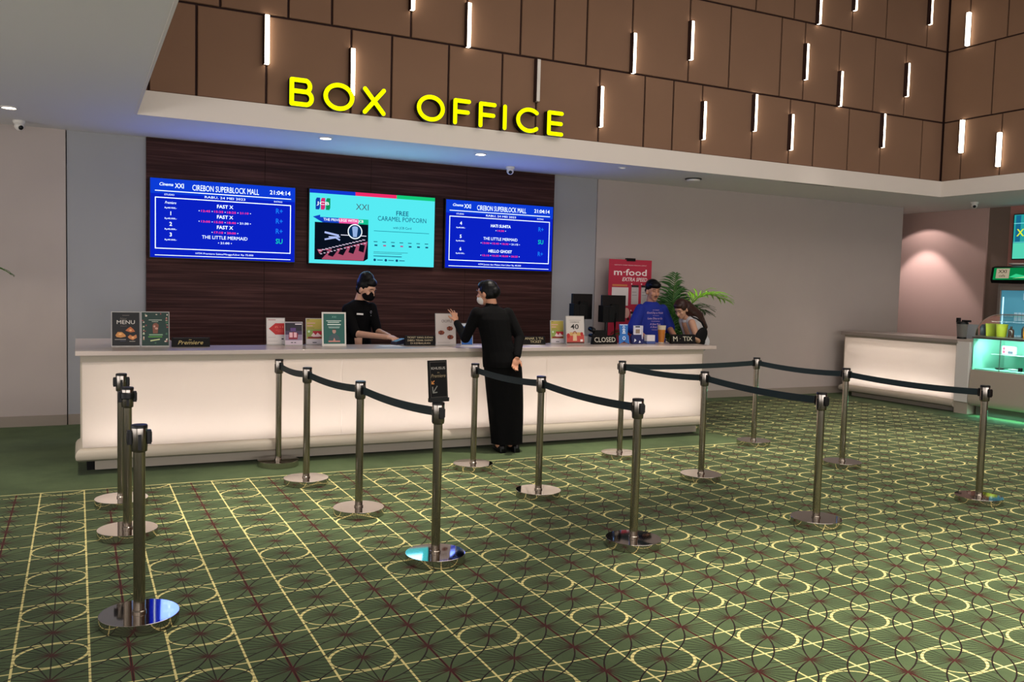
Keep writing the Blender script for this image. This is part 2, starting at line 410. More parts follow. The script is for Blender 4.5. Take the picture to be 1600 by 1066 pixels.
for z0, z1, xs in rows:
    for a, b in zip(xs[:-1], xs[1:]):
        x0, x1, q0, q1 = a+g, b-g, z0+g, z1-g
        e_ = .006
        w.rings([[(x0, YF+.045, q0), (x1, YF+.045, q0), (x1, YF+.045, q1), (x0, YF+.045, q1)],
                 [(x0, YF+.02+e_, q0), (x1, YF+.02+e_, q0), (x1, YF+.02+e_, q1), (x0, YF+.02+e_, q1)],
                 [(x0+e_, YF+.02, q0+e_), (x1-e_, YF+.02, q0+e_), (x1-e_, YF+.02, q1-e_), (x0+e_, YF+.02, q1-e_)]], cap=False)
        w.raw([(x0+e_, YF+.02, q0+e_), (x1-e_, YF+.02, q0+e_), (x1-e_, YF+.02, q1-e_), (x0+e_, YF+.02, q1-e_)], [(0, 1, 2, 3)])
struct(w.build('wall_upper_back', smooth=False))
w = MB(M['gap']); w.box(XF+.045, XF+.1, -6, YF+.1, 3.2, 6.5); w.use(M['tile'])
rr = random.Random(3)
for z0, z1, ys in ((3.262, Z1, [8.79, 8.485, 7.884]), (Z1, Z2, [8.79, 8.054]), (Z2, Z3, [8.79, 8.465, 7.885]), (Z3, 6.5, [8.79, 7.9])):
    ys = list(ys)
    while ys[-1] > -5.9: ys.append(max(-6, ys[-1]-rr.choice((.42, .64, .83))))
    for a, b in zip(ys[1:], ys[:-1]):
        y0, y1, q0, q1 = a+g, b-g, z0+g, z1-g
        w.box(XF+.02, XF+.045, y0, y1, q0, q1)
struct(w.build('wall_upper_right', smooth=False))
struct(MB(M['tile']).box(.36, .44, -6, YF+.1, 3.24, 6.5).build('wall_upper_left', smooth=False))  # unseen wall added to close the hall and block light
struct(MB(M['cream']).box(-7, 15, -6.1, -6, 0, 6.6).build('wall_front', smooth=False))

# back wall sections
struct(MB(M['wall']).box(-7, -.105, YW-.012, YW+.1, 0, ZC).build('wall_back_left', smooth=False))
struct(MB(M['pilaster']).box(-.095, .655, YW, YW+.1, 0, ZC).build('wall_back_pilaster_left', smooth=False))
wd = MB(M['wood'])
for a, b in ((.655, 1.885), (1.889, 3.116), (3.12, 4.350), (4.354, 5.605)):
    wd.box(a, b, YW-.045, YW+.1, 0, ZC)
struct(wd.build('wall_back_wood', smooth=False))
struct(MB(M['pilaster']).box(5.605, 6.29, YW, YW+.1, 0, ZC).build('wall_back_pilaster_right', smooth=False))
struct(MB(M['wall']).box(6.295, 12.23, YW-.012, YW+.1, 0, ZC).build('wall_back_right', smooth=False))
struct(MB(M['cream']).box(-7.1, -7, -6, 13.2, 0, 3.1).build('wall_left', smooth=False))
struct(MB(M['wall']).box(-7, 15, 13.2, 13.3, 0, 3.1).build('wall_passage', smooth=False))
w = MB(M['pink']); w.box(13.23, 13.4, 9.31, 13.2, 0, ZC); struct(w.build('wall_right', smooth=False))
w = MB(mat('brown wall', '#77655a', .85)); w.box(13.262, 13.4, 8.955, 9.31, 0, ZC); w.use(mat('coral wall', '#b07a70', .85)).box(13.262, 13.4, -6, 8.955, 0, ZC); struct(w.build('wall_cafe', smooth=False))  # narrow brown stretch, then coral wall to the front
bs = MB(M['skirting'])
bs.box(-7, -.105, YW-.026, YW-.012, 0, .11); bs.box(-.095, .655, YW-.012, YW, 0, .11)
struct(bs.build('baseboard_left', bevel=.002))
bs = MB(M['skirting']); bs.box(6.295, 12.24, YW-.026, YW-.012, 0, .11); bs.box(5.605, 6.29, YW-.012, YW, 0, .11); struct(bs.build('baseboard_right', bevel=.002))
bs = MB(M['skirting']); bs.box(13.215, 13.23, 9.3, 13.2, 0, .11); struct(bs.build('baseboard_cafe', bevel=.002))
struct(MB(M['gap']).box(8.35, 9.25, 8.80, 8.815, ZC-.003, ZC).build('trim_4', smooth=False))

# ================================================================== ceiling fittings
def downlight(x, y, label, power=60, size=95, bright=14., r=.055, z=ZC, col=(1, .85, .70)):
    t = empty('downlight', (x, y, z), label, 'ceiling light')
    b = MB(M['white']); b.lathe([(r+.02, 0), (r+.02, -.006), (r+.004, -.010), (r, -.004)], n=28, cap=False); b.build('trim_ring', t)
    k = MB(glow('#fff3e0', bright)); k.lathe([(r, -.005), (.001, -.005)], n=28, cap=False); k.build('lens', t)
    if power: spot(0, 0, 0, power, size, .6, col=col, parent=t)
    return t
downlight(2.298, 9.02, 'bright round downlight in the soffit below the letters B O X', 28, 120)
downlight(4.066, 9.05, 'bright round downlight in the soffit between the middle and right screens', 28, 120)
downlight(-.543, 9.08, 'round downlight at far left of the ceiling beside the dome camera', 70, 75)
downlight(5.933, 8.99, 'small dark downlight in the soffit above the grey pilaster', 0, bright=.6, r=.035)
downlight(12.33, 10.42, 'small white downlight at the end of the long back wall', 0, bright=4, r=.03)
spot(-2.2, 8.6, ZC-.02, 60, 80, .6)
# wall washer that throws the arc of light on the rose wall, and added unseen spots along the right soffit
spot(12.73, 10.42, ZC-.03, 130, 80, .3, col=(1, .86, .84), rad=.03)
spot(12.73, 10.40, ZC-.03, 24, 124, .12, col=(1, .86, .84), rad=.03)
spot(12.3, 7.4, ZC-.03, 120, 100, .6)
spot(8.6, 9.05, ZC-.03, 34, 78, .9); spot(10.2, 9.0, ZC-.03, 50, 78, .9)  # spots added to brighten the lower back wall, no fittings
spot(-3.5, 3, ZC-.03, 60, 90, .6); spot(-3.5, -1, ZC-.03, 60, 90, .6)

def dome_camera(x, y, label, rz):
    t = empty('dome_camera', (x, y, ZC), label, 'security camera', rz=rz)
    b = MB(M['white']); b.lathe([(.055, 0), (.058, -.012), (.05, -.03), (.046, -.034)], n=24); b.build('base', t)
    b = MB(M['white']); b.ell((0, 0, -.052), (.045, .045, .045)); b.build('housing', t)
    b = MB(M['black']); b.ell((0, -.03, -.068), (.024, .022, .024)); b.build('lens', t)
dome_camera(4.80, 9.78, 'white dome security camera on the soffit above the right blue screen', -.35)
dome_camera(-.50, 9.80, 'white dome security camera at the far left of the ceiling', .5)
dome_camera(12.31, 8.90, 'white dome security camera on the soffit near the cafe screen', -.9)
t = empty('ceiling_speaker', (7.25, 9.3, ZC), 'flat round ceiling speaker with a dark edge on the soffit right of the grey pilaster', 'speaker')
b = MB(M['black']); b.lathe([(.11, 0), (.11, -.012), (.10, -.014)], n=32); b.build('rim', t)
b = MB(M['white']); b.lathe([(.088, -.012), (.085, -.035), (.05, -.04)], n=32); b.build('cover', t)

# ================================================================== slim wall lights
lampM = glow('#fff0d8', 7.)
def slim_light(loc, rz, label, lit=True):
    t = empty('wall_light', loc, label, 'wall light', 'slim vertical lights on the brown panels', rz)
    b = MB(M['tile' if False else 'gap']); b.box(-.030, -.020, -.062, .0, -.236, .236); b.box(-.03, .03, -.004, 0, -.236, .236); b.build('housing', t)
    d = MB(lampM if lit else M['white']); d.box(-.020, .026, -.055, -.004, -.232, .232); d.build('diffuser', t, bevel=.004)
    return t
BL = [(1.642, 3.879, 1), (2.492, 3.682, 1), (4.61, 3.866, 0), (5.45, 3.673, 1), (6.95, 3.675, 1), (7.765, 3.86, 1), (8.393, 3.678, 1), (10.09, 3.872, 1)]
ML = [(3.118, 4.63), (3.755, 4.342), (5.88, 4.345), (6.715, 4.614), (8.60, 4.617), (9.236, 4.344), (10.52, 4.626)]
TL = [(8.79, 5.366), (9.436, 5.645), (10.925, 5.69)]
ordn = ['leftmost', 'second', 'third', 'fourth', 'fifth', 'sixth', 'seventh', 'eighth']
n_ = 0
for i, (x, z, lit) in enumerate(BL):
    if not lit:
        slim_light((x, YF+.02, z), 0, 'unlit slim vertical wall light above the letter C of the yellow sign', False); continue
    slim_light((x, YF+.02, z), 0, '%s lit slim wall light in the lowest row of the long wall' % ordn[n_].replace('leftmost', 'first')); n_ += 1
for i, (x, z) in enumerate(ML):
    slim_light((x, YF+.02, z), 0, 'lit slim wall light, %s in the middle panel row of the long wall' % (ordn[i] + ('' if i == 0 else ' from left')))
for i, (x, z) in enumerate(TL):
    slim_light((x, YF+.02, z), 0, 'lit slim wall light, %s in the top row cut by the picture edge' % (ordn[i] + ('' if i == 0 else ' from left')))
slim_light((XF+.02, 8.47, 3.878), -math.pi/2, 'lit slim wall light on the right wall, nearer the corner in its lowest row')
slim_light((XF+.02, 7.89, 3.616), -math.pi/2, 'lit slim wall light on the right wall, farther from it in the lowest row')
slim_light((XF+.02, 8.465, 5.385), -math.pi/2, 'lit slim wall light on the right wall near the top edge of the picture')

# ================================================================== BOX OFFICE letters
yel = glow('#eaff00', 1.6)
def letter(ch, x0, x1, label):
    zb, zt = 3.262, 3.535; h = zt-zb; st = .043; wd_ = x1-x0; cx = (x0+x1)/2
    t = empty('sign_letter', (cx, YF-.105, zb), label, 'sign letter', 'BOX OFFICE letters standing on the fascia')
    a, b = -wd_/2+st/2, wd_/2-st/2; lo, hi = st/2, h-st/2; S = []
    def arc(u, v, ru, rv, a0, a1, n=22): return [(u+ru*math.cos(R(a0+(a1-a0)*i/n)), v+rv*math.sin(R(a0+(a1-a0)*i/n))) for i in range(n+1)]
    if ch == 'B':
        m = h*.53; S = [[(a, lo), (a, hi)], [(a, hi), (b*.45, hi)], [(a, m), (b*.5, m)], [(a, lo), (b*.5, lo)],
             arc(b*.35, (m+hi)/2, b*.47, (hi-m)/2, 90, -90), arc(b*.42, (m+lo)/2, b*.58, (m-lo)/2, 90, -90)]
    elif ch == 'O': S = [arc(0, h/2, b, h/2-st/2, 0, 360, 44)]
    elif ch == 'X': S = [[(a*.95, lo), (b*.95, hi)], [(a*.95, hi), (b*.95, lo)]]
    elif ch == 'F': S = [[(a, lo), (a, hi)], [(a, hi), (b, hi)], [(a, h*.5), (b*.85, h*.5)]]
    elif ch == 'I': S = [[(0, lo), (0, hi)]]
    elif ch == 'C': S = [arc(b*.12, h/2, b*1.1, h/2-st/2, 48, 312, 36)]
    elif ch == 'E': S = [[(a, lo), (a, hi)], [(a, hi), (b, hi)], [(a, h*.5), (b*.9, h*.5)], [(a, lo), (b, lo)]]
    face = MB(yel); body = MB(M['black'])
    def stroke(mb, w, y0, y1):
        for pl in S:
            for i in range(len(pl)-1):
                p, q = Vector(pl[i]), Vector(pl[i+1]); dd = (q-p).normalized(); nn = Vector((-dd.y, dd.x))*w/2
                c4 = [p-nn, q-nn, q+nn, p+nn]
                mb.rings([[(k.x, y1, k.y) for k in c4], [(k.x, y0, k.y) for k in c4]])
            for p in (pl if len(pl) < 4 else (pl[0], pl[-1])):
                mb.rings([[(p[0]+w/2*math.cos(t_), yy, p[1]+w/2*math.sin(t_)) for t_ in [2*math.pi*j/14 for j in range(14)]] for yy in (y1, y0)])
    stroke(body, st, .004, .09); stroke(face, st*.97, -.004, .004)
    body.build('letter_return', t, smooth=False); face.build('letter_face', t, smooth=False)
for ch, a, b, l in (('B', 1.848, 2.085, 'glowing yellow letter B, first of the sign'), ('O', 2.18, 2.492, 'glowing yellow letter O between B and X'), ('X', 2.575, 2.825, 'glowing yellow letter X ending the word BOX'),
                    ('O', 3.158, 3.468, 'glowing yellow letter O starting the word OFFICE'), ('F', 3.566, 3.766, 'glowing yellow letter F right after the O of OFFICE'), ('F', 3.862, 4.068, 'glowing yellow letter F just left of the I'),
                    ('I', 4.148, 4.196, 'glowing yellow letter I of the sign'), ('C', 4.31, 4.605, 'glowing yellow letter C between I and E'), ('E', 4.70, 4.905, 'glowing yellow letter E, last of the sign')):
    letter(ch, a, b, l)

# ================================================================== screens
def screen(x0, x1, z0, z1, label, name='wall_screen'):
    t = empty(name, ((x0+x1)/2, 10.05, (z0+z1)/2), label, 'screen'); w2, h2 = (x1-x0)/2, (z1-z0)/2
    MB(M['black']).box(-w2-.012, w2+.012, -.03, .03, -h2-.012, h2+.012).build('frame', t, bevel=.004)
    return t, w2, h2
def showtimes(x0, x1, label, rows, foot):
    t, w2, h2 = screen(x0, x1, 1.775, 2.61, label)
    p = MB(glow('#0a22c8', .95)); p.rect(-w2, -h2, w2, h2, .032); 
    p.use(glow('#0c3cd6', 1.)).rect(-w2, h2*.62, w2, h2, .0325); p.build('display', t, smooth=False)
    k = MB(glow('#e6f6ff', 1.5)); W2 = w2*.94; d = .035
    k.text('Cinema', -W2*.84, h2*.86, .032, d, w=.14, shear=.3, bold=.02); k.text('XXI', -W2*.66, h2*.84, .05, d, w=.09, bold=.02)
    k.text('CIREBON SUPERBLOCK MALL', 0.01, h2*.82, .062, d, w=w2*.92, bold=.02)
    k.text('21:04:14', W2*.83, h2*.84, .045, d, w=w2*.30, bold=.02)
    k.rect(-W2, h2*.68, W2, h2*.70, d); k.text('STUDIO', -W2*.8, h2*.60, .017, d, w=.10); k.text('RABU, 24 MEI 2023', 0, h2*.60, .024, d, w=w2*.56, bold=.02); k.text('RATING', W2*.8, h2*.60, .017, d, w=.09)
    b0, b1, s = -h2*.78, h2*.53, .009
    for r_ in ((-W2, b1-s, W2, b1), (-W2, b0, W2, b0+s), (-W2, b0, -W2+s, b1), (W2-s, b0, W2, b1)): k.rect(*r_, d)
    k.rect(-W2, -h2*.95, W2, -h2*.935, d); k.text(foot, 0, -h2*.865, .018, d, w=w2*.80, bold=.01)
    wh, red, teal, cy = glow('#e6f6ff', 1.5), glow('#ff3a78', 1.3), glow('#14d8b0', 1.1), glow('#1a86ff', 1.)
    for (v, num, title, tw, times, rate) in rows:
        v *= h2
        if num: k.text(num, -W2*.78, v, .04, d, bold=.03)
        else: k.text('Premiere', -W2*.78, v, .028, d, w=.11, shear=.3)
        k.text('Rp40.000,-', -W2*.78, v-.055, .016, d, w=.12, bold=.01)
        k.text(title, 0, v-.01, .036, d, w=tw, bold=.03)
        n = len(times); px = .135
        for i, (tm, r_) in enumerate(times):
            k.use(red if r_ else wh).text(tm, (i-(n-1)/2)*px, v-.068, .022, d, w=.095, bold=.02)
        k.use(wh)
        for i in range(n+1): k.disc((i-n/2)*px, v-.068, .005, d=d, n=8)
        k.use(teal if rate == 'SU' else cy).text(rate, W2*.82, v-.02, .055, d, w=.075, bold=.02); k.use(wh)
    k.build('lettering', t, smooth=False)
showtimes(.69, 2.21, 'left blue showtimes screen listing four films on the wood wall', [
    (.40, '', 'FAST X', .17, [('12:45', 1), ('15:35', 1), ('18:25', 1), ('21:10', 1)], 'R+'), (.13, '1', 'FAST X', .17, [('13:00', 1), ('15:50', 1), ('18:40', 1), ('21:30', 0)], 'R+'),
    (-.14, '2', 'FAST X', .17, [('17:10', 1), ('20:00', 1)], 'R+'), (-.41, '3', 'THE LITTLE MERMAID', .48, [('21:00', 0)], 'SU')], 'HTM Premiere Sabtu/Minggu/Libur Rp 75.000')
showtimes(4.055, 5.555, 'right blue showtimes screen listing three films on the wood wall', [
    (.33, '4', 'HATI SUHITA', .28, [('14:30', 1)], 'R+'), (-.06, '5', 'THE LITTLE MERMAID', .48, [('13:00', 1), ('15:45', 1), ('18:30', 1), ('21:15', 0)], 'SU'),
    (-.43, '6', 'HELLO GHOST', .33, [('13:10', 1), ('15:35', 1), ('18:00', 1), ('20:25', 1)], 'R+')], 'HTM Jumat dan Malam Hari Libur Rp 40.000')

t, w2, h2 = screen(2.376, 3.905, 1.772, 2.615, 'middle screen with a pale cyan popcorn advertisement between the two blue screens')
p = MB(glow('#55e6ee', 1.05)); p.rect(-w2, -h2, w2, h2, .032); d = .034
p.use(glow('#1038d0', 1.)).rect(-w2, h2*.90, -w2*.30, h2, d); p.use(glow('#f02a6a', 1.)).rect(-w2*.30, h2*.90, w2*.36, h2, d); p.use(glow('#12c878', 1.)).rect(w2*.36, h2*.90, w2, h2, d)
for i, cc in enumerate(('#1440b0', '#e0307a', '#109a60')):
    u0 = -w2*.91+i*w2*.078
    p.use(glow(cc, .9)).shape([(u0, h2*.46), (u0+w2*.052, h2*.46), (u0+w2*.066, h2*.52), (u0+w2*.066, h2*.78), (u0+w2*.016, h2*.78), (u0, h2*.72)], d)
p.use(glow('#eaffff', 1.2)).text('JCB', -w2*.80, h2*.62, .035, .0355, w=w2*.19, bold=.02)
# photo inset of a cinema hall
p.use(glow('#08101e', 1.)).shape([(-w2*.92, -h2*.9), (-w2*.15, -h2*.9), (-w2*.09, -h2*.83), (-w2*.09, h2*.12), (-w2*.92, h2*.12)], d)
p.use(glow('#c05a78', .75)).shape([(-w2*.8, -h2*.89), (-w2*.16, -h2*.89), (-w2*.10, -h2*.35), (-w2*.3, -h2*.45), (-w2*.6, -h2*.6), (-w2*.88, -h2*.62)], .035)
p.use(glow('#0c0c18', 1.))
for i in range(5): p.shape([(-w2*(.88-i*.16), -h2*(.82-i*.05)), (-w2*(.80-i*.16), -h2*(.86-i*.05)), (-w2*(.70-i*.14), -h2*(.66-i*.05)), (-w2*(.78-i*.14), -h2*(.62-i*.05))], .0355)
p.use(glow('#ead8f0', .9))
for i in range(14):
    u = -w2*(.86-.052*i); v = -h2*(.66-.026*i); p.rect(u, v, u+w2*.045, v+h2*.022, .036); p.rect(u+.02, v-h2*.09, u+w2*.03+.02, v-h2*.07, .036)
p.use(glow('#b8c8ff', .9)); p.line([(-w2*.76, -h2*.15), (-w2*.56, -h2*.22)], .022, .036); p.line([(-w2*.76, -h2*.34), (-w2*.60, -h2*.28), (-w2*.54, -h2*.34)], .018, .036); p.line([(-w2*.70, -h2*.27), (-w2*.54, -h2*.26)], .014, .036)
p.use(glow('#e8e8f8', 1.)).rect(-w2*.52, -h2*.21, -w2*.12, -h2*.19, .036)
p.use(glow('#f0fbff', 1.1)).disc(-w2*.30, -h2*.09, .088, d=.0362, n=32); p.use(glow('#123a6a', .8)).disc(-w2*.30, -h2*.09, .076, d=.0364, n=32)
p.use(glow('#9ab8e8', .95)).shape([(-w2*.30-.022, -h2*.24), (-w2*.30+.022, -h2*.24), (-w2*.30+.034, -h2*.0), (-w2*.30-.034, -h2*.0)], .0366)
p.disc(-w2*.30, h2*.015, .034, .018, .0366)
p.use(glow('#1440c0', 1.)).shape([(-w2*.95, h2*.26), (-w2*.86, h2*.17), (-w2*.80, h2*.12), (-w2*.55, h2*.12), (-w2*.55, h2*.26), (-w2*.84, h2*.26), (-w2*.84, h2*.32)], .0358)
p.use(glow('#f050a0', 1.)).rect(-w2*.55, h2*.12, -w2*.25, h2*.26, .0358); p.use(glow('#12c090', 1.)).rect(-w2*.25, h2*.12, -w2*.09, h2*.26, .0358)
p.use(glow('#f4f8ff', 1.2)).text('THE PRIVILEGE WITH JCB', -w2*.48, h2*.19, .03, .0365, w=w2*.62, bold=.02)
p.use(glow('#0a4a80', .8)).text('FREE', w2*.46, h2*.49, .055, d, bold=.015); p.text('CARAMEL POPCORN', w2*.46, h2*.32, .055, d, w=w2*.80, bold=.015)
p.text('with JCB Card', w2*.46, h2*.07, .028, d, w=w2*.30); p.use(glow('#1a90a8', .8)).rect(w2*.0, -h2*.03, w2*.91, -h2*.045, d)
p.use(glow('#5a6a78', .7)).text('XXI', -w2*.19, h2*.60, .07, d, w=w2*.2)
for i in range(7):
    u = w2*(.0+.14*i); p.use(glow('#1a5a80', .7)).rect(u, -h2*.35, u+w2*.06, -h2*.33, d); p.use(glow('#c8609a' if i in (1, 3) else '#1c4a78', .8)).rect(u+.01, -h2*.46, u+w2*.06, -h2*.42, d)
p.use(glow('#3a8aa0', .7)).rect(0, -h2*.63, w2*.56, -h2*.618, d); p.rect(0, -h2*.67, w2*.46, -h2*.658, d)
p.use(glow('#0a4a80', .8)).rect(0, -h2*.75, w2*.46, -h2*.73, d)
for i in range(3): p.disc(w2*(.02+.18*i), -h2*.85, .016, d=d, n=12); p.rect(w2*(.06+.18*i), -h2*.86, w2*(.15+.18*i), -h2*.84, d)
p.build('display', t, smooth=False)

for x_, c_, pw in ((1.45, (.14, .24, 1), 30), (3.14, (.25, .6, 1), 36), (4.80, (.14, .24, 1), 30)):
    area('screen_light', (x_, 9.99, 2.2), 1.3, .7, pw*.5, c_, (R(-90-14), 0, 0))

# ================================================================== box office counter
t = empty('ticket_counter', (3.03, 7.8, 0), 'long white back-lit ticket counter on the green carpet', 'counter')
ox, oy = 3.03, 7.8
def bx(mb, x0, x1, y0, y1, z0, z1): return mb.box(x0-ox, x1-ox, y0-oy, y1-oy, z0, z1)
X0, X1 = .015, 6.07
s = MB(M['shell'])
bx(s, X0, X1, 7.50, 8.0, .885, .937)                                # top rail

bx(s, X0, X0+.012, 7.497, 8.0, .2, .885); bx(s, X1-.012, X1, 7.497, 8.0, .2, .885)
prof = [(.21, .000), (.205, .006), (.195, .022), (.175, .034), (.15, .038), (.125, .032), (.108, .012), (.104, -.02)]
rs = []
for z, o_ in reversed(prof):
    rs.append([(X0-o_-ox, 8.0-oy, z), (X0-o_-ox, 7.5-o_*1.4-oy, z), (X1+o_-ox, 7.5-o_*1.4-oy, z), (X1+o_-ox, 8.0-oy, z)])
s.rings(rs)
s.build('counter_shell', t, smooth=True)
q = MB(M['liner']); bx(q, X0+.012, X1-.012, 7.74, 7.76, .215, .885); bx(q, X0+.012, X1-.012, 7.51, 7.74, .875, .884); q.build('light_box_liner', t, smooth=False)
pl = MB(M['shell']); bx(pl, .118, 6.108, 7.62, 8.0, .012, .104); pl.build('plinth', t)
pl = MB(M['matblack']); bx(pl, .06, 6.06, 7.68, 8.0, 0, .10); pl.build('recess', t)
for a, b in ((X0+.013, 2.08), (2.083, 4.137), (4.14, X1-.013)):
    o = MB(M['opal']); bx(o, a, b, 7.497, 7.503, .212, .884); o.build('light_panel', t, smooth=False)
l = area('counter_strip', (0, 7.66-oy, .225), 5.95, .05, 16, (1, .93, .87), (R(180+6), 0, 0)); l.parent = t
l = area('counter_strip', (0, 7.66-oy, .86), 5.95, .06, 5, (1, .93, .86), (R(30), 0, 0)); l.parent = t
MB(M['shell']).box(-3.0, -2.2, .3, 1.24, .0, .937).build('side_cabinet', t)   # return at the left end
s = MB(M['slab'])
zt = .972
pts = [(-.02, 7.465), (6.22, 7.465), (6.22, 8.05), (.78, 8.05), (.78, 9.04), (-.02, 9.04)]
s.rings([[(x-ox, y-oy, .937) for x, y in pts], [(x-ox, y-oy, zt) for x, y in pts]])
s.build('worktop', t, bevel=.003, smooth=False)
# lower work desk behind
t = empty('work_desk', (5.0, 8.4, 0), 'low staff desk behind the right half of the ticket counter', 'desk')
MB(M['slab']).box(-1.1, 1.15, -.34, .2, .72, .75).build('desktop', t, bevel=.003)
b = MB(M['shell']); b.box(-1.08, 1.13, -.3, .16, .02, .72); b.build('cabinet', t)

# ================================================================== queue posts
def post_parts(t, clips=(0, 180), ring=False):
    b = MB(M['chromebase']); b.lathe([(.001, 0), (.166, 0), (.169, .003), (.169, .0475), (.168, .0485), (.04, .0488), (.001, .0488)], n=72); b.build('base', t)
    b = MB(M['chrome']); b.lathe([(.030, .048), (.030, .058), (.0262, .061), (.0255, .06), (.0255, .80)], n=40, cap=False); b.build('pole', t)
    h = MB(M['cassette']); h.lathe([(.0255, .778), (.0335, .782), (.035, .80), (.035, .887), (.0345, .890)], n=40, cap=False); h.build('cassette', t)
    k = MB(M['black']); k.lathe([(.0352, .886), (.0355, .895), (.033, .900), (.001, .901)], n=40, cap=False)
    k.build('cap', t)
    for a in clips:
        c = MB(M['black']); c.T = Matrix.Rotation(R(a), 4, 'Z'); c.box(.030, .050, -.014, .014, .812, .875); c.box(.044, .052, -.018, .018, .82, .868)
        c.build('belt_clip', t, bevel=.002)
        v = MB(M['black']); v.T = Matrix.Rotation(R(a+90), 4, 'Z'); v.box(.028, .0362, -.007, .007, .79, .86); v.build('slot', t)
    if ring:
        k = MB(M['black']); k.lathe([(.037, .83), (.042, .835), (.042, .865), (.037, .87)], n=40, cap=False); k.build('clamp_ring', t)
POSTS = [
 (.262, 6.43, 180, 'chrome queue post without belts at far left, farthest of three'),
 (.262, 5.62, 180, 'chrome queue post without belts at far left, black ring near its top'),
 (.242, 4.165, 180, 'chrome queue post without belt, nearest the camera at far left'),
 (1.51, 7.38, -80, 'chrome queue post closest to the counter front, where the left belt line starts'),
 (1.57, 6.63, -80, 'chrome queue post second from the counter in the left belt line'),
 (1.69, 5.63, -85, 'chrome queue post third from the counter in the left belt line'),
 (1.80, 4.50, 95, 'chrome queue post carrying a small black arrow sign'),
 (3.012, 6.71, -90, 'chrome queue post beside the standing woman, back end of the middle belt line'),
 (3.075, 5.65, -90, 'chrome queue post in the middle of the middle belt line'),
 (3.025, 4.33, 90, 'chrome queue post at the front end of the middle belt line'),
 (4.505, 6.72, -85, 'chrome queue post near the counter where two belts meet'),
 (4.63, 5.69, -90, 'chrome queue post in front of the right end of the ticket counter'),
 (4.475, 4.275, 90, 'chrome queue post at the front end of the fourth belt line from left'),
 (6.22, 6.83, 180, 'chrome queue post at the back right, in front of the bare grey wall'),
 (6.235, 5.68, -90, 'chrome queue post in front of the left end of the cafe counter'),
 (6.18, 4.29, 90, 'chrome queue post at the far right, in front of the glass display case'),
]
proto = {}
for i, (x, y, a, lab) in enumerate(POSTS):
    key = i == 1
    cl = (0, 180)
    if key in proto:
        o = copy_tree(proto[key]); o.location = (x, y, 0)
    else:
        o = empty('queue_post', (x, y, 0)); post_parts(o, cl, key); proto[key] = o
    tag(o, lab, 'queue post', 'chrome queue posts'); o.rotation_euler = (0, 0, R(a))
def belt(i, j, label, sag=.018):
    a, b = Vector(POSTS[i][:2]), Vector(POSTS[j][:2]); d = (b-a); L = d.length; d.normalize(); n = Vector((-d.y, d.x))*.0012
    p0, p1 = a+d*.038, b-d*.054; rs = []
    for k in range(17):
        f = k/16; p = p0.lerp(p1, f); z = .868-sag*4*f*(1-f)
        rs.append([(p.x-n.x, p.y-n.y, z), (p.x+n.x, p.y+n.y, z), (p.x+n.x, p.y+n.y, z-.05), (p.x-n.x, p.y-n.y, z-.05)])
    MB(M['belt']).rings(rs).build('queue_belt', label=label, cat='belt', group='dark green queue belts', smooth=False)
belt(3, 4, 'short dark belt between the two posts closest to the counter in the left line')
belt(4, 5, 'dark belt in the middle of the left line of posts')
belt(5, 6, 'dark belt ending at the post with the black arrow sign')
belt(7, 8, 'dark belt passing in front of the standing woman')
belt(8, 9, 'dark belt ending at the front post of the middle line')
belt(10, 11, 'lower of two dark belts crossing the right end of the ticket counter')
belt(10, 13, 'upper dark belt running level from the counter to the post by the bare wall', .015)
belt(11, 12, 'long dark green belt sloping down to the front post past the counter end')
belt(13, 14, 'dark belt in front of the bare grey wall and skirting')
belt(14, 15, 'dark belt in front of the cafe counter at far right')

# arrow sign on its post
t = empty('post_sign', (1.80, 4.50, .903), 'small black sign with KHUSUS lettering and two arrows on top of a queue post', 'sign', rz=R(12))
b = MB(M['black']); b.box(-.062, .064, -.012, .012, 0, .022); b.lathe([(.02, .0), (.02, .002)], n=16); b.build('foot', t, bevel=.002)
b = MB(M['matblack']); b.T = Matrix.Rotation(R(-6), 4, 'X'); b.box(-.062, .062, -.006, .006, .018, .232); b.build('board', t, bevel=.002)
p = MB(); p.T = sheet(0, -.007, .018, 0, R(-6)); p.use(ink('#55514c'))
for r_ in ((-.055, .008, .055, .010), (-.055, .204, .055, .206), (-.055, .008, -.053, .206), (.053, .008, .055, .206)): p.rect(*r_, .0005)
p.use(ink('#a9a49c')).text('KHUSUS', 0, .170, .014, .001, w=.092, bold=.01); p.use(ink('#8a7a5c')).text('the', .0, .146, .008, .001, shear=.3); p.text('Premiere', 0, .128, .020, .001, w=.095, shear=.35)
p.use(ink('#c8823c')).line([(-.030, .100), (-.046, .084)], .005, .001); p.line([(-.046, .098), (-.046, .084), (-.032, .084)], .005, .001)
p.use(ink('#7a7a74')).line([(-.012, .070), (-.040, .034)], .006, .001); p.line([(-.042, .066), (-.040, .034), (-.014, .036)], .006, .001)
p.build('print', t, smooth=False)

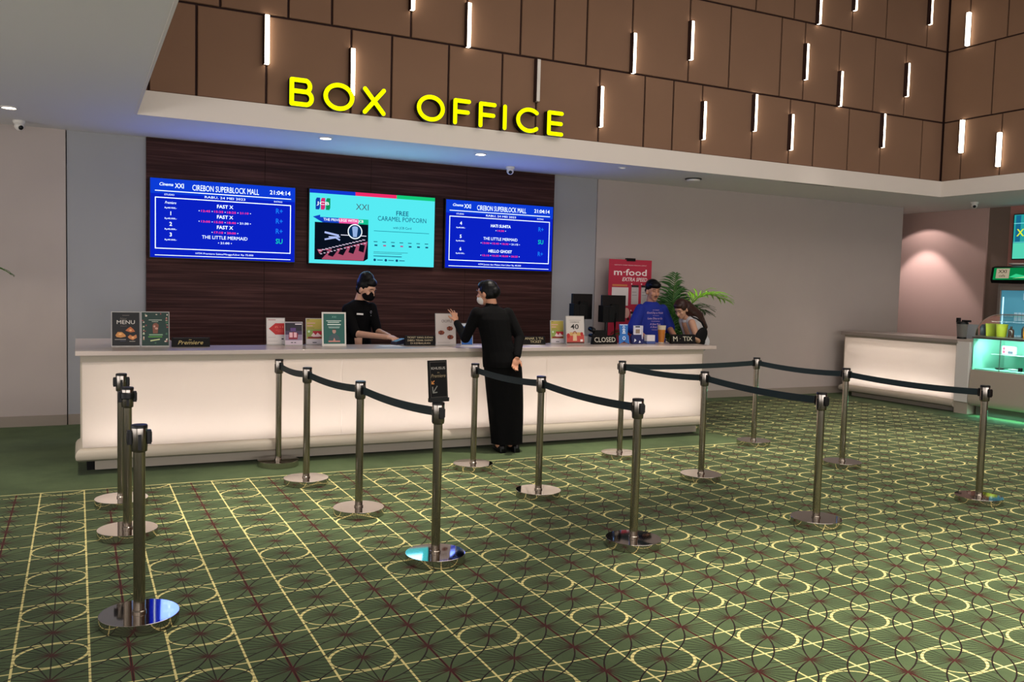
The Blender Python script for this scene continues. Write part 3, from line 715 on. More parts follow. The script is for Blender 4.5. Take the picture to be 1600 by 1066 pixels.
# ================================================================== cafe corner
t = empty('cafe_counter', (10.75, 8.8, 0), 'white back-lit cafe counter on the right with a grey stone top', 'counter')
ox, oy = 10.75, 8.8
def bx(mb, x0, x1, y0, y1, z0, z1): return mb.box(x0-ox, x1-ox, y0-oy, y1-oy, z0, z1)
s = MB(M['shell']); Y0, Y1 = 7.90, 9.86
bx(s, 10.75, 11.3, Y0, Y1, .915, .95);  bx(s, 10.748, 11.3, Y1-.012, Y1, .16, .915)
rs = []
for z, o_ in reversed(prof):
    z = z-.035
    rs.append([(11.3-ox, Y0-oy, z), (10.75-o_*1.4-ox, Y0-oy, z), (10.75-o_*1.4-ox, Y1+o_-oy, z), (11.3-ox, Y1+o_-oy, z)])
s.rings([r_[::-1] for r_ in rs]); s.build('counter_shell', t)
q = MB(M['liner']); bx(q, 10.95, 10.97, Y0, Y1-.012, .18, .914); q.build('light_box_liner', t, smooth=False)
pl = MB(M['shell']); bx(pl, 10.85, 11.3, Y0-.1, 9.76, .0, .07); pl.build('plinth', t)
o = MB(M['opal']); bx(o, 10.747, 10.753, Y0+.004, Y1-.013, .176, .914); o.build('light_panel', t, smooth=False)
l = area('counter_strip', (.14, .07, .19), .05, 1.85, 6.5, (1, .93, .87), (0, R(180-6), 0)); l.parent = t
l = area('counter_strip', (.10, .07, .89), .06, 1.85, 3, (1, .93, .86), (0, R(-30), 0)); l.parent = t
s = MB(mat('grey stone worktop', '#8f837c', .3)); bx(s, 10.71, 11.55, Y0-.02, 9.90, .95, 1.0); s.build('worktop', t, bevel=.003)
# gloss white end pillar
s = MB(M['glasswhite']); bx(s, 10.72, 11.3, 7.70, Y0-.002, .16, .975); s.build('end_panel', t, bevel=.004)
s = MB(M['shell']); bx(s, 10.74, 11.3, 7.70, Y0-.002, .0, .16); s.build('end_plinth', t)

t = empty('display_case', (10.75, 6.4, 0), 'curved glass food display case glowing mint green at the right edge', 'display case')
ox, oy = 10.75, 6.4
Y0, Y1 = 5.2, 7.69
b = MB(M['white']); mint = mat('mint lit liner', '#a8e0cf', .5)
rs = []
for z, o_ in ((.12, -.06), (.13, -.01), (.16, .02), (.22, .03), (.6, .0), (.61, 0)):
    rs.append([(11.45-ox, Y0-oy, z), (10.75-o_-ox, Y0-oy, z), (10.75-o_-ox, Y1-oy, z), (11.45-ox, Y1-oy, z)])
b = MB(mat('case body', '#b1a496', .4)); b.rings([r_[::-1] for r_ in rs]); b.build('case_body', t)
b = MB(M['trim']); bx(b, 10.84, 11.4, Y0, Y1-.05, 0, .12); b.build('plinth', t)
b = MB(mint); bx(b, 10.80, 11.42, Y0, Y1-.02, .61, .625); b.build('case_floor', t)
b = MB(mint); bx(b, 11.42, 11.45, Y0, Y1, .61, 1.03); b.build('case_back', t)
b = MB(M['glass']); bx(b, 10.757, 10.763, Y0, Y1-.01, .61, 1.03); b.build('front_glass', t, smooth=False)
b = MB(mint); bx(b, 10.766, 11.42, Y1-.014, Y1-.004, .61, 1.03); b.build('case_end', t, smooth=False)
for y in (7.3, 6.5, 5.7):
    b = MB(M['trim']); b.box(0.02, .03, y-oy, y-oy+.006, .61, 1.03); b.build('glass_post', t)
b = MB(M['glasswhite']); bx(b, 10.92, 11.4, Y0, Y1-.16, .825, .833); b.build('glass_shelf', t)
b = MB(M['trim']); bx(b, 10.74, 11.45, Y0, Y1, 1.03, 1.055); b.build('case_top', t, bevel=.003)
# curved upper glass
rs = []
for k in range(13):
    a = R(90*k/12); rs.append((10.76+.50-.50*math.cos(a), 1.055+.30*math.sin(a)))
g_ = MB(M['glass'])
for (xa, za), (xb, zb) in zip(rs[:-1], rs[1:]): g_.raw([(xa-ox, Y0-oy, za), (xb-ox, Y0-oy, zb), (xb-ox, Y1-.03-oy, zb), (xa-ox, Y1-.03-oy, za)], [(0, 1, 2, 3)])
g_.raw([(x-ox, Y1-.03-oy, z) for x, z in rs]+[(11.26-ox, Y1-.03-oy, 1.055)], [tuple(range(len(rs)+1))])
g_.build('curved_glass', t)
b = MB(M['trim']); bx(b, 11.25, 11.45, Y0, Y1-.03, 1.352, 1.362); b.path([(x-ox, Y1-.03-oy, z) for x, z in rs], .004, 6); b.build('glass_rim', t)
l = area('case_light', (.10, 0, 1.015), .12, 2.4, 36, (.62, 1, .90), (0, R(-38), 0)); l.parent = t
l = area('case_light', (-.01, 0, .10), .03, 2.3, 12, (.25, 1, .65), (0, R(25), 0)); l.parent = t

l = area('bottle_fill_light', (.14, 0, 1.25), .05, 2.3, 9, (.85, 1, .95), (0, R(-50), 0)); l.parent = t  # added fill lamp inside the curved glass, brightens the bottles
def plain(name, mb, label, cat, group=None, **k): return mb.build(name, label=label, cat=cat, group=group, **k)
b = MB(ink('#d9cfd4')); b.box(-.03, .03, -.09, .09, 0, .11); t = b.build('snack_pack', loc=(11.05, 7.36, .834), bevel=.01, label='white snack box with red dots on the glass shelf of the display case', cat='snack box')
p = MB(ink('#b83a5a')); 
for dy, dz in ((.055, .075), (.055, .035)): p.lathe([(.022, 0), (.001, .001)], n=14); 
p = MB(ink('#b83a5a')); p.T = Matrix.Translation((-.031, .055, .075)) @ Matrix.Rotation(R(-90), 4, 'Y'); p.lathe([(.02, 0), (.001, .001)], n=14); p.T = Matrix.Translation((-.031, .055, .032)) @ Matrix.Rotation(R(-90), 4, 'Y'); p.lathe([(.02, 0), (.001, .001)], n=14)
p.T = Matrix(); p.use(ink('#4a4a5a')).box(-.032, -.030, -.07, .0, .01, .045); p.build('print', t)
b = MB(ink('#d8b8bc')); b.box(-.03, .03, -.08, .08, 0, .10); b.build('snack_pack', loc=(11.05, 7.06, .834), bevel=.01, label='pale pink snack box at the picture edge on the glass shelf', cat='snack box')
for i, (y, w_, cc, lab) in enumerate(((7.45, .10, '#2b3030', 'black folded napkin tray on the floor of the display case'), (7.25, .12, '#e8e4e4', 'white pastry tray on the floor of the display case'), (7.02, .10, '#c89898', 'pinkish pastry tray on the floor of the display case'))):
    b = MB(ink(cc)); b.lathe([(.001, 0), (.04, 0), (w_*.55, .018), (w_*.5, .02), (.04, .006), (.001, .006)], n=20, sy=1.1); t = b.build('pastry_tray', loc=(11.0, y, .626), label=lab, cat='tray')
    f_ = MB(ink('#5a4a48' if i == 0 else '#f0ecec')); f_.ell((0, 0, .016), (.03, .035, .012)); f_.build('pastry', t)
b = MB(M['black']); b.box(-.02, .02, -.02, .02, 0, .05); b.build('price_holder', loc=(10.95, 7.13, .626), bevel=.004, label='tiny black price holder inside the display case', cat='price holder')
# bottles inside the curved glass
def bottle(x, y, z, r, h, col, label, capc='#101010', neck=.4):
    b = MB(mat('bottle '+col, col, .2, coat=.6)); b.lathe([(.001, 0), (r, 0), (r, h*.62), (r*.9, h*.70), (r*neck, h*.80), (r*neck, h*.88)], n=20)
    t = b.build('bottle', loc=(x, y, z), label=label, cat='bottle')
    k = MB(ink(capc)); k.lathe([(r*neck*1.15, h*.86), (r*neck*1.15, h), (.001, h)], n=16); k.build('cap', t); return t
bottle(11.15, 7.20, 1.055, .045, .20, '#c07a18', 'amber sauce bottle with pale top inside the curved glass', '#e0d8c0', .5)
bottle(11.10, 7.08, 1.055, .032, .22, '#e0e010', 'bright yellow bottle inside the curved glass', '#e0e010', .6)
bottle(11.12, 7.40, 1.055, .038, .15, '#2a1a12', 'small dark sauce bottle inside the curved glass', '#080808', .35)
bottle(11.25, 7.00, 1.055, .05, .19, '#a8b0a8', 'pale jar with a black lid at the picture edge inside the curved glass', '#101010', .8)
b = MB(ink('#b8c030')); b.lathe([(.06, 0), (.075, .17), (.07, .17), (.055, .01)], n=24); b.build('sauce_tub', loc=(11.20, 7.585, 1.056), label='olive yellow tub inside the left end of the curved glass', cat='tub')
b = MB(mat('dark grey jug', '#3c4650', .3)); b.lathe([(.05, 0), (.06, .14), (.05, .16), (.03, .16)], n=20); b.build('jug', loc=(11.36, 7.98, 1.0), label='dark rounded jug on the cafe counter behind the glass end', cat='jug')
b = MB(mat('dark grey jug', '#3c4650', .3)); b.lathe([(.001, 0), (.045, 0), (.05, .11), (.03, .15), (.001, .15)], n=20); b.build('grinder', loc=(11.36, 7.36, 1.056), label='rounded dark pot inside the curved glass behind the sauce bottles', cat='pot')
# blender jug with black lid
t = empty('blender_jug', (11.0, 8.03, 1.0), 'clear blender jug with a black lid and handle on the cafe counter', 'blender jug')
b = MB(mat('smoky jug plastic', '#6d6a68', .15, coat=.8)); b.lathe([(.001, .02), (.055, .02), (.062, .04), (.075, .21), (.07, .21), (.058, .05), (.001, .05)], n=28); b.build('jug_body', t)
b = MB(M['black']); b.lathe([(.001, 0), (.062, 0), (.062, .02), (.058, .026)], n=28); b.build('jug_foot', t)
b = MB(M['black']); b.lathe([(.078, .205), (.078, .225), (.06, .24), (.001, .24)], n=28); b.box(-.02, .02, -.12, .0, .235, .262); b.box(-.022, .022, .04, .085, .225, .29); b.build('lid', t, bevel=.003)
b = MB(mat('frosted acrylic', '#9aa0a6', .2, coat=.5)); b.box(-.004, .004, -.16, .16, 0, .20)
b.build('splash_shield', loc=(11.25, 7.98, 1.0), label='clear upright splash shield on the cafe counter beside the blender jug', cat='splash shield')
b = MB(ink('#b7aca6')); b.box(-.15, .15, -.21, .21, 0, .004); b.build('paper', loc=(11.15, 8.85, 1.0), label='sheet of paper lying on the cafe counter', cat='paper')

# drinks fridge
t = empty('drinks_fridge', (12.93, 7.95, 0), 'upright drinks fridge with green lit header behind the cafe counter', 'fridge')
fx, fy = -.33, 0     # front plane
b = MB(M['trim']); b.box(-.30, .32, -.70, .70, .05, 1.80); b.build('cabinet', t)
b = MB(M['black']); b.rings([[(-.33, y, 1.81), (-.36, y, 1.86), (-.33, y, 2.05), (-.25, y, 2.07), (.32, y, 2.07), (.32, y, 1.81)] for y in (-.72, .80)]); b.build('header_box', t)
p = MB(glow('#0a8a4a', .8)); p.raw([(-.362, .76, 1.86), (-.362, -.7, 1.86), (-.335, -.7, 2.04), (-.335, .76, 2.04)], [(0, 1, 2, 3)])
p.use(glow('#38d890', .9)); 
for k in range(6):
    y = .50-k*.2; p.raw([(-.366, y, 1.90+.012*k), (-.366, y-.35, 1.87+.02*k), (-.364, y-.40, 1.89+.02*k), (-.350, y-.1, 1.95)], [(0, 1, 2, 3)])
p.use(glow('#e8e0a0', .9)).raw([(-.367, .44, 1.88), (-.367, .2, 1.90), (-.363, .1, 1.93)], [(0, 1, 2)])
p.T = Matrix.Translation((-.366, .60, 1.955)) @ Matrix.Rotation(R(-90), 4, 'Z') @ Matrix.Rotation(R(-8), 4, 'X')
p.use(glow('#b8a98e', .8)).rect(-.10, -.075, .11, .075, .006); p.use(ink('#2a1a14')).text('XXI', 0, .03, .05, .008, w=.13, bold=.02); p.text('cafe', 0, -.035, .038, .008, w=.10)
p.build('header_print', t, smooth=False)
for y0, y1 in ((.03, .68), (-.68, -.03)):
    b = MB(M['trim']); b.box(-.34, -.30, y0, y0+.05, .1, 1.76); b.box(-.34, -.30, y1-.05, y1, .1, 1.76); b.box(-.34, -.30, y0+.05, y1-.05, 1.70, 1.76); b.box(-.34, -.30, y0+.05, y1-.05, .1, .16)
    d_ = b.build('door', t, bevel=.003)
    MB(mat('cold lit interior', '#4f8ea0', .3, emit=.35, ecol='#4aa0c0')).box(-.318, -.31, y0+.05, y1-.05, .16, 1.70).build('door_glass', d_, smooth=False)
    k = MB(glow('#bfeaff', 1.5)); k.box(-.322, -.3185, y1-.095, y1-.075, .3, 1.6); k.build('door_light', d_)
    k = MB(mat('bottle ice', '#a8c8d8', .2, emit=.25, ecol='#90c8e0'))
    for q in range(5): 
        for zz in (1.24, .9): k.box(-.326, -.3185, y0+.09+q*.06, y0+.135+q*.06, zz, zz+.13)
    k.box(-.326, -.3185, y0+.07, y0+.25, 1.56, 1.66); k.build('shelf_goods', d_)
    k = MB(glow('#68b8d0', .5)); k.box(-.324, -.3185, y0+.05, y1-.05, 1.215, 1.225); k.build('fridge_shelf', d_)

# cafe menu screen on the wall
t = empty('menu_screen', (13.2, 8.06, 2.55), 'cafe menu screen with green and yellow pattern cut by the right picture edge', 'screen')
MB(M['black']).box(-.03, .06, -.78, .78, -.36, .355).build('frame', t, bevel=.01)
p = MB(glow('#2aa6a6', .9)); p.T = Matrix.Rotation(R(-90), 4, 'Z')
p.rect(-.76, -.345, .76, .34, .032); p.use(glow('#58d8b8', .95)).rect(-.76, -.345, .76, -.10, .033); p.use(glow('#1a6a90', .9))
for i in range(7): p.rect(-.73+i*.22, -.08, -.65+i*.22, .33, .033)
p.use(glow('#d8e82a', 1.1)).text('XXI', -.58, .06, .11, .035, w=.26, bold=.03); p.use(glow('#80e0e8', 1.)).rect(-.76, .20, .76, .21, .034); p.rect(-.76, .0-.09, .76, -.085, .034)
p.build('display', t, smooth=False)
area('cafe_warm_light', (12.2, 7.0, 3.0), .6, 2.5, 14, (1, .72, .62))  # warm area light facing down at soffit height
t = empty('pendant_shade', (12.75, 8.62, 2.12), 'small white bowl on top of the drinks fridge', 'bowl')
b = MB(M['white']); b.lathe([(.04, 0), (.11, .03), (.12, .05), (.10, .05)], n=24); b.build('bowl', t)
t.location = (12.9, 8.55, 2.072)

# ================================================================== things on the ticket counter
ZT = .972
def holder(name, x0, x1, y, ztop, label, cat='sign holder', frame='acrylic', bg='#ffffff', rz=0., tilt=-6, base=True, group=None, margin=.006):
    """upright sheet in a clear holder; returns (thing, print MB with u in 0..w, v in 0..h, w, h)"""
    w_ = x1-x0; h = ztop-ZT
    t = empty(name, ((x0+x1)/2, y, ZT), label, cat, group, rz)
    b = MB(M[frame]); b.T = Matrix.Rotation(R(tilt), 4, 'X'); b.box(-w_/2, w_/2, -.003, .003, .002, h)
    if base: b.T = Matrix(); b.box(-w_/2, w_/2, -.01, .07, 0, .004)
    b.build('holder', t, bevel=.001)
    p = MB(ink(bg)); p.T = Matrix.Rotation(R(tilt), 4, 'X') @ Matrix.Translation((-w_/2, -.0035, 0))
    p.rect(margin, margin*1.5, w_-margin, h-margin, .0005)
    return t, p, w_, h
# 1 menu
t, p, w, h = holder('menu_board', .248, .470, 7.93, 1.266, 'black menu board with three fried snacks, leftmost on the counter', 'menu', bg='#0a0a0e')
p.use(ink('#d8d4cc')).text('MENU', w*.5, h*.70, .032, .001, w=w*.62, bold=.02); p.use(ink('#6a645c')).text('New', w*.42, h*.80, .018, .001, shear=.4); p.rect(w*.38, h*.885, w*.62, h*.90, .001); p.text('SNACKS', w*.42, h*.59, .009, .001)
p.use(ink('#b8683a')).shape([(w*.48, h*.46), (w*.58, h*.53), (w*.66, h*.57), (w*.76, h*.50), (w*.82, h*.43), (w*.66, h*.41)], .001)
p.use(ink('#c88a4a')).shape([(w*.14, h*.33), (w*.22, h*.42), (w*.36, h*.42), (w*.48, h*.34), (w*.50, h*.29), (w*.32, h*.26), (w*.18, h*.28)], .001)
p.use(ink('#c07a48')).shape([(w*.56, h*.28), (w*.64, h*.34), (w*.74, h*.30), (w*.86, h*.35), (w*.88, h*.26), (w*.74, h*.19), (w*.62, h*.23)], .001)
p.use(ink('#e8b070')).disc(w*.30, h*.36, .013, .008, .0014); p.disc(w*.66, h*.47, .010, .007, .0014); p.disc(w*.74, h*.26, .010, .008, .0014)
p.use(ink('#a8a098')).rect(w*.12, h*.20, w*.5, h*.215, .001); p.rect(w*.62, h*.145, w*.82, h*.16, .001); p.use(ink('#46506a')).rect(w*.3, h*.16, w*.5, h*.17, .001)
p.build('print', t, smooth=False)
# 2 dark green drink poster
t, p, w, h = holder('drink_poster', .474, .698, 7.912, 1.269, 'dark green drink poster edged with flowers, directly right of the menu board', 'poster', bg='#12332c')
r_ = random.Random(5)
for k in range(46):
    u, v = r_.random(), r_.random()
    if .15 < u < .85 and .08 < v < .94: (u if r_.random() < .5 else v); u = .04 if u < .5 else .95
    p.use(ink(r_.choice(['#c8a890', '#8a4a4a', '#3a6a4a', '#a8b89a', '#d8c8b8', '#244a38']))).disc(w*(.06+.88*u), h*(.05+.90*v), .004+.006*r_.random(), .003+.005*r_.random(), .001+k*.00001, n=7)
p.use(ink('#c8d0c0')).rect(w*.27, h*.755, w*.73, h*.768, .002); p.rect(w*.38, h*.71, w*.60, h*.722, .002)
p.use(ink('#7a4a38')).shape([(w*.42, h*.38), (w*.58, h*.38), (w*.62, h*.62), (w*.54, h*.68), (w*.44, h*.66), (w*.40, h*.60)], .002); p.use(ink('#c09080')).disc(w*.54, h*.52, .012, .009, .0024); p.disc(w*.47, h*.58, .008, .009, .0024)
p.use(ink('#7a9a7a')).rect(w*.28, h*.32, w*.76, h*.36, .002); p.use(ink('#5aa040')).rect(w*.25, h*.27, w*.74, h*.295, .002); p.use(ink('#c0c890')).line([(w*.34, h*.17), (w*.64, h*.21)], .010, .002)
p.build('print', t, smooth=False)
# 3 Premiere plaque
def plaque(x0, x1, y, ztop, label, rz=0., txt=(), border=True, col='#b8b4a4', name='counter_plaque', bg='#0c0b0b'):
    w_ = x1-x0; h = ztop-ZT; t = empty(name, ((x0+x1)/2, y, ZT), label, 'plaque', None, rz)
    b = MB(mat('plaque '+bg, bg, .55, spec=.2)); b.rings([[(-w_/2, -.02, 0), (w_/2, -.02, 0), (w_/2, .03, 0), (-w_/2, .03, 0)], [(-w_/2, .0, h), (w_/2, .0, h), (w_/2, .008, h), (-w_/2, .008, h)]]); b.build('block', t, bevel=.001)
    p = MB(ink(col)); p.T = Matrix.Rotation(math.atan2(-.02, h), 4, 'X') @ Matrix.Translation((0, -.0205, 0))
    for (s_, u, v, hh, ww, sh, c2) in txt: p.use(ink(c2 or col)).text(s_, u*w_, v*h, hh, .0012, w=ww, shear=sh, bold=.01)
    if border:
        p.use(ink('#5a564c'))
        for q in ((-w_*.46, h*.9, w_*.46, h*.92),): p.rect(*q, .001)
    p.build('lettering', t, smooth=False); return t
plaque(.712, 1.020, 7.885, 1.052, 'low black plaque reading the Premiere in gold script', txt=[('Premiere', 0, .42, .034, .20, .35, '#b8a468'), ('the', -.02, .72, .012, None, .3, '#b8a468')])
# flyers
t, p, w, h = holder('flyer_stand', 1.528, 1.696, 8.03, 1.220, 'white flyer stand with a big red arrow pointing left', 'flyer', bg='#cfc8c4')
p.use(ink('#b01c1c')).shape([(w*.13, h*.60), (w*.48, h*.80), (w*.96, h*.80), (w*.96, h*.38), (w*.48, h*.38)], .001)
p.use(ink('#e07060')).text('4% + 8', w*.68, h*.66, .02, .0015); p.rect(w*.5, h*.54, w*.92, h*.55, .0015); p.rect(w*.6, h*.48, w*.92, h*.49, .0015)
p.use(ink('#a07070')).rect(w*.1, h*.91, w*.5, h*.935, .001); p.use(ink('#8a8684')).rect(w*.1, h*.28, w*.5, h*.29, .001); p.rect(w*.1, h*.14, w*.6, h*.15, .001); p.use(ink('#222222')).rect(w*.8, h*.20, w*.92, h*.245, .001)
p.build('print', t, smooth=False)
t, p, w, h = holder('flyer_stand', 1.674, 1.838, 7.95, 1.188, 'purple flyer stand with a pink gift, between the red and the yellow flyers', 'flyer', bg='#8a7a92')
p.use(ink('#1c1424')).rect(.006, h*.62, w-.006, h*.95, .001); p.use(ink('#40304e')).rect(.006, h*.46, w-.006, h*.62, .001); p.use(ink('#e8e0e4')).rect(w*.58, h*.88, w*.94, h*.92, .0015)
p.use(ink('#5a3a78')).rect(w*.32, h*.6, w*.62, h*.74, .0016); p.use(ink('#8a1c34')).shape([(w*.22, h*.26), (w*.7, h*.26), (w*.74, h*.5), (w*.5, h*.58), (w*.24, h*.5)], .002)
p.use(ink('#e0b0b8')).rect(w*.26, h*.34, w*.44, h*.55, .0024); p.rect(w*.5, h*.34, w*.66, h*.55, .0024); p.use(ink('#c8b8c4')).rect(.006, h*.03, w-.006, h*.22, .0014); p.use(ink('#30242c')).rect(w*.34, h*.11, w*.46, h*.14, .002); p.rect(w*.52, h*.11, w*.62, h*.14, .002)
p.build('print', t, smooth=False)
def fruit_flyer(x0, x1, y, zt_, label):
    t, p, w, h = holder('flyer_stand', x0, x1, y, zt_, label, 'flyer', bg='#b0a04a')
    p.use(ink('#8aa050')).rect(.006, h*.3, w-.006, h*.58, .001); p.use(ink('#d8a0a0')).rect(w*.08, h*.80, w*.55, h*.83, .0015); p.rect(w*.08, h*.70, w*.4, h*.73, .0015); p.use(ink('#2a2a2a')).rect(w*.08, h*.93, w*.22, h*.95, .0015); p.use(ink('#4a7a3a')).rect(w*.08, h*.62, w*.5, h*.635, .0015)
    p.use(ink('#c8e0c0')).disc(w*.18, h*.5, .011, d=.0015, n=12); p.use(ink('#b02030')).rect(w*.40, h*.38, w*.95, h*.52, .002); p.use(ink('#e8c8c8')).shape([(w*.3, h*.34), (w*.44, h*.46), (w*.56, h*.36), (w*.68, h*.46), (w*.92, h*.32), (w*.5, h*.28)], .0025)
    p.use(ink('#8a2028')).rect(w*.12, h*.24, w*.92, h*.30, .0026); p.use(ink('#ccc4c8')).rect(.006, h*.03, w-.006, h*.22, .0022); p.use(ink('#33333a')).rect(w*.38, h*.07, w*.62, h*.10, .003)
    p.build('print', t, smooth=False)
fruit_flyer(1.885, 2.045, 8.03, 1.218, 'yellow and green fruit flyer stand left of the teal poster')
t, p, w, h = holder('notice_poster', 1.988, 2.212, 7.84, 1.283, 'teal poster of a man with folded hands, in a white frame', 'poster', frame='white', bg='#1c5a52', margin=.014)
p.use(ink('#cfe0d8')).rect(w*.18, h*.735, w*.80, h*.755, .001); p.rect(w*.24, h*.69, w*.72, h*.71, .001); p.rect(w*.22, h*.62, w*.78, h*.65, .001); p.use(ink('#a8c4bc')).rect(w*.26, h*.56, w*.74, h*.575, .001); p.rect(w*.28, h*.53, w*.72, h*.545, .001)
p.use(ink('#7ab0a4')).text('XXI', w*.5, h*.86, .018, .001)
p.use(ink('#3f5458')).shape([(w*.24, h*.14), (w*.76, h*.14), (w*.70, h*.28), (w*.58, h*.36), (w*.42, h*.36), (w*.30, h*.28)], .001); p.use(ink('#b08a7c')).disc(w*.5, h*.44, .017, .022, .0015); p.use(ink('#2a2624')).disc(w*.5, h*.475, .017, .010, .0018, a1=180)
p.use(ink('#c08478')).rect(w*.26, h*.12, w*.74, h*.16, .0016); p.shape([(w*.44, h*.15), (w*.5, h*.25), (w*.56, h*.15)], .002)
p.build('print', t, smooth=False)
# card reader
t = empty('card_reader', (2.752, 7.94, ZT), 'dark card payment reader under the attendant hands', 'card reader', rz=R(-60))
b = MB(mat('dark blue plastic', '#14142a', .5)); b.rings([[(-.038, -.075, .004), (.038, -.075, .004), (.038, .075, .012), (-.038, .075, .012)], [(-.034, -.07, .035), (.034, -.07, .035), (.034, .07, .062), (-.034, .07, .062)]]); b.build('body', t, bevel=.004)
b = MB(ink('#4a5080')); b.raw([(-.026, .005, .0505), (.026, .005, .0505), (.026, .055, .060), (-.026, .055, .060)], [(0, 1, 2, 3)]); b.build('screen', t, smooth=False)
b = MB(ink('#d8d4d4')); b.box(-.028, .028, -.12, -.02, 0, .004); b.build('receipt', t)
plaque(2.782, 3.085, 7.846, 1.066, 'black plaque with three lines of gold lettering about purchased tickets', txt=[('TICKET YANG SUDAH', 0, .80, .017, .26, 0, '#b8a888'), ('DIBELI TIDAK DAPAT', 0, .50, .017, .255, 0, '#b8a888'), ('DI KEMBALIKAN', 0, .2, .017, .20, 0, '#b8a888')], border=False)
# croffle
t, p, w, h = holder('food_poster', 3.09, 3.303, 7.83, 1.283, 'white poster with three brown croissant waffles that the standing woman touches', 'poster', bg='#c4bcb8')
p.use(ink('#4a3c38')).text('CROFFLE', w*.56, h*.76, .026, .001, w=w*.52)
for u, v in ((.28, .40), (.70, .53), (.72, .26)):
    for k in range(7):
        a = k*.9; p.use(ink(('#7a3a28', '#8f4a34', '#5c2a1e')[k % 3])).disc(w*u+.020*math.cos(a), h*v+.011*math.sin(a), .014, .012, .001+k*.0001, n=10)
p.use(ink('#8a8078')).rect(w*.1, h*.09, w*.7, h*.10, .001)
p.build('print', t, smooth=False)
t, p, w, h = holder('payment_sign', 3.342, 3.470, 7.80, 1.191, 'small blue payment sign behind the standing woman arm', 'sign', bg='#2a62b0')
p.use(ink('#d8e4f4')).rect(.006, h*.86, w-.006, h*.97, .001); p.disc(w*.5, h*.70, .014, d=.0012); p.use(ink('#1a4a90')).disc(w*.5, h*.70, .008, d=.0016); p.use(ink('#7aa8e0')).rect(w*.15, h*.3, w*.85, h*.34, .001)
p.build('print', t, smooth=False)
for (x, y, s1, s2, lab, cc) in ((3.42, 7.72, .10, .07, 'white sheet of paper flat on the counter near the standing woman', '#cac4c4'), (4.12, 7.72, .08, .06, 'loose white receipt slips beside the black plaque right of the woman', '#d0cccc'), (2.62, 7.80, .10, .06, 'white paper under the attendant hands', '#cfcaca')):
    b = MB(ink(cc)); b.box(-s1, s1, -s2, s2, 0, .002); b.build('paper_sheet', loc=(x, y, ZT), label=lab, cat='paper')
plaque(4.02, 4.335, 7.915, 1.053, 'black plaque about tickets for children, right of the standing woman', txt=[('ANAK 2 TH', .08, .70, .025, .21, 0, '#b8ab84'), ('TICKET', .14, .28, .025, .13, 0, '#b8ab84')], border=False)
fruit_flyer(4.441, 4.604, 7.98, 1.217, 'yellow and green fruit flyer stand left of the poster with the number 40')
t, p, w, h = holder('discount_poster', 4.566, 4.79, 7.87, 1.270, 'white poster with a large number 40 over red artwork', 'poster', bg='#c9c4be')
p.use(ink('#1c1a1a')).text('40', w*.47, h*.62, .052, .001, w=w*.44, bold=.03); p.text('CASHBACK', w*.47, h*.78, .014, .001, w=w*.5); p.use(ink('#8a8480')).rect(w*.18, h*.84, w*.8, h*.85, .001)
p.use(ink('#c04a40')).rect(.006, .008, w-.006, h*.34, .0008); p.use(ink('#c8a060')).rect(w*.2, h*.30, w*.9, h*.42, .0009); p.use(ink('#b02828')).disc(w*.12, h*.30, .020, .026, .001); p.disc(w*.85, h*.36, .018, .02, .001)
p.use(ink('#8a3026')).ring2(w*.47, h*.36, .026, .009, .0012, 0, 180, asp=.8); p.use(ink('#d8b890')).shape([(w*.36, h*.12), (w*.58, h*.12), (w*.56, h*.36), (w*.38, h*.36)], .0013); p.use(ink('#5a2a20')).rect(.006, .008, w-.006, h*.08, .0016)
p.use(ink('#e8dcd8')).rect(w*.76, h*.09, w*.90, h*.17, .0018)
p.build('print', t, smooth=False)
t = plaque(4.86, 5.185, 7.85, 1.066, 'dark plaque reading CLOSED in silver letters', R(6), txt=[('CLOSED', 0, .48, .052, .285, 0, '#c0bcae')], border=False)
# blue stand-up sign with swallow-tail
t = empty('payment_stand', (5.262, 7.83, ZT), 'tall narrow blue stand-up sign with a notched foot', 'sign')
b = MB(ink('#2c6ab4')); b.T = Matrix.Rotation(R(-6), 4, 'X')
pts = [(-.066, 0), (0, .03), (.068, 0), (.062, .09), (.048, .10), (.056, .215), (-.058, .215), (-.05, .10), (-.064, .09)]
b.rings([[(u, .002, v) for u, v in pts], [(u, -.002, v) for u, v in pts]]); b.build('board', t, smooth=False)
p = MB(ink('#d4e0f0')); p.T = b.T @ Matrix.Translation((0, -.003, 0))
p.ring2(0, .183, .012, .006, 0); p.rect(-.018, .15, .018, .162); p.rect(-.014, .13, .014, .145); p.rect(-.022, .115, .022, .125); p.ring2(0, .065, .016, .008, 0); p.rect(-.05, .205, .05, .212)
p.build('print', t, smooth=False)
# clear pack with blue base
t = empty('sample_pack', (5.44, 7.85, ZT), 'clear zip pouch with a dark blue printed bottom standing on the counter', 'pouch')
b = MB(mat('dark blue print', '#20285a', .3)); b.rings([[(-.066, -.02, 0), (.07, -.02, 0), (.07, .03, 0), (-.066, .03, 0)], [(-.08, -.012, .07), (.078, -.012, .07), (.078, .02, .07), (-.08, .02, .07)], [(-.06, -.004, .11), (.06, -.004, .11), (.06, .01, .11), (-.06, .01, .11)]]); b.build('pouch_bottom', t)
b = MB(ink('#c8c8d4')); b.box(-.05, .055, -.006, .006, .10, .20); b.box(.055, .067, -.014, .0, .05, .20); b.build('pouch_top', t, bevel=.002)
p = MB(ink('#d8dcec')); p.T = Matrix.Translation((0, -.0215, 0)); p.shape([(-.05, .02), (-.02, .04), (-.045, .06)], .0); p.shape([(.01, .012), (.04, .02), (.02, .04)], .0); p.T = Matrix.Translation((0, -.0075, 0)); p.use(ink('#8a7a6a')).rect(-.025, .115, .03, .16); p.use(ink('#20284a')).rect(-.03, .18, .03, .195); p.build('print', t, smooth=False)
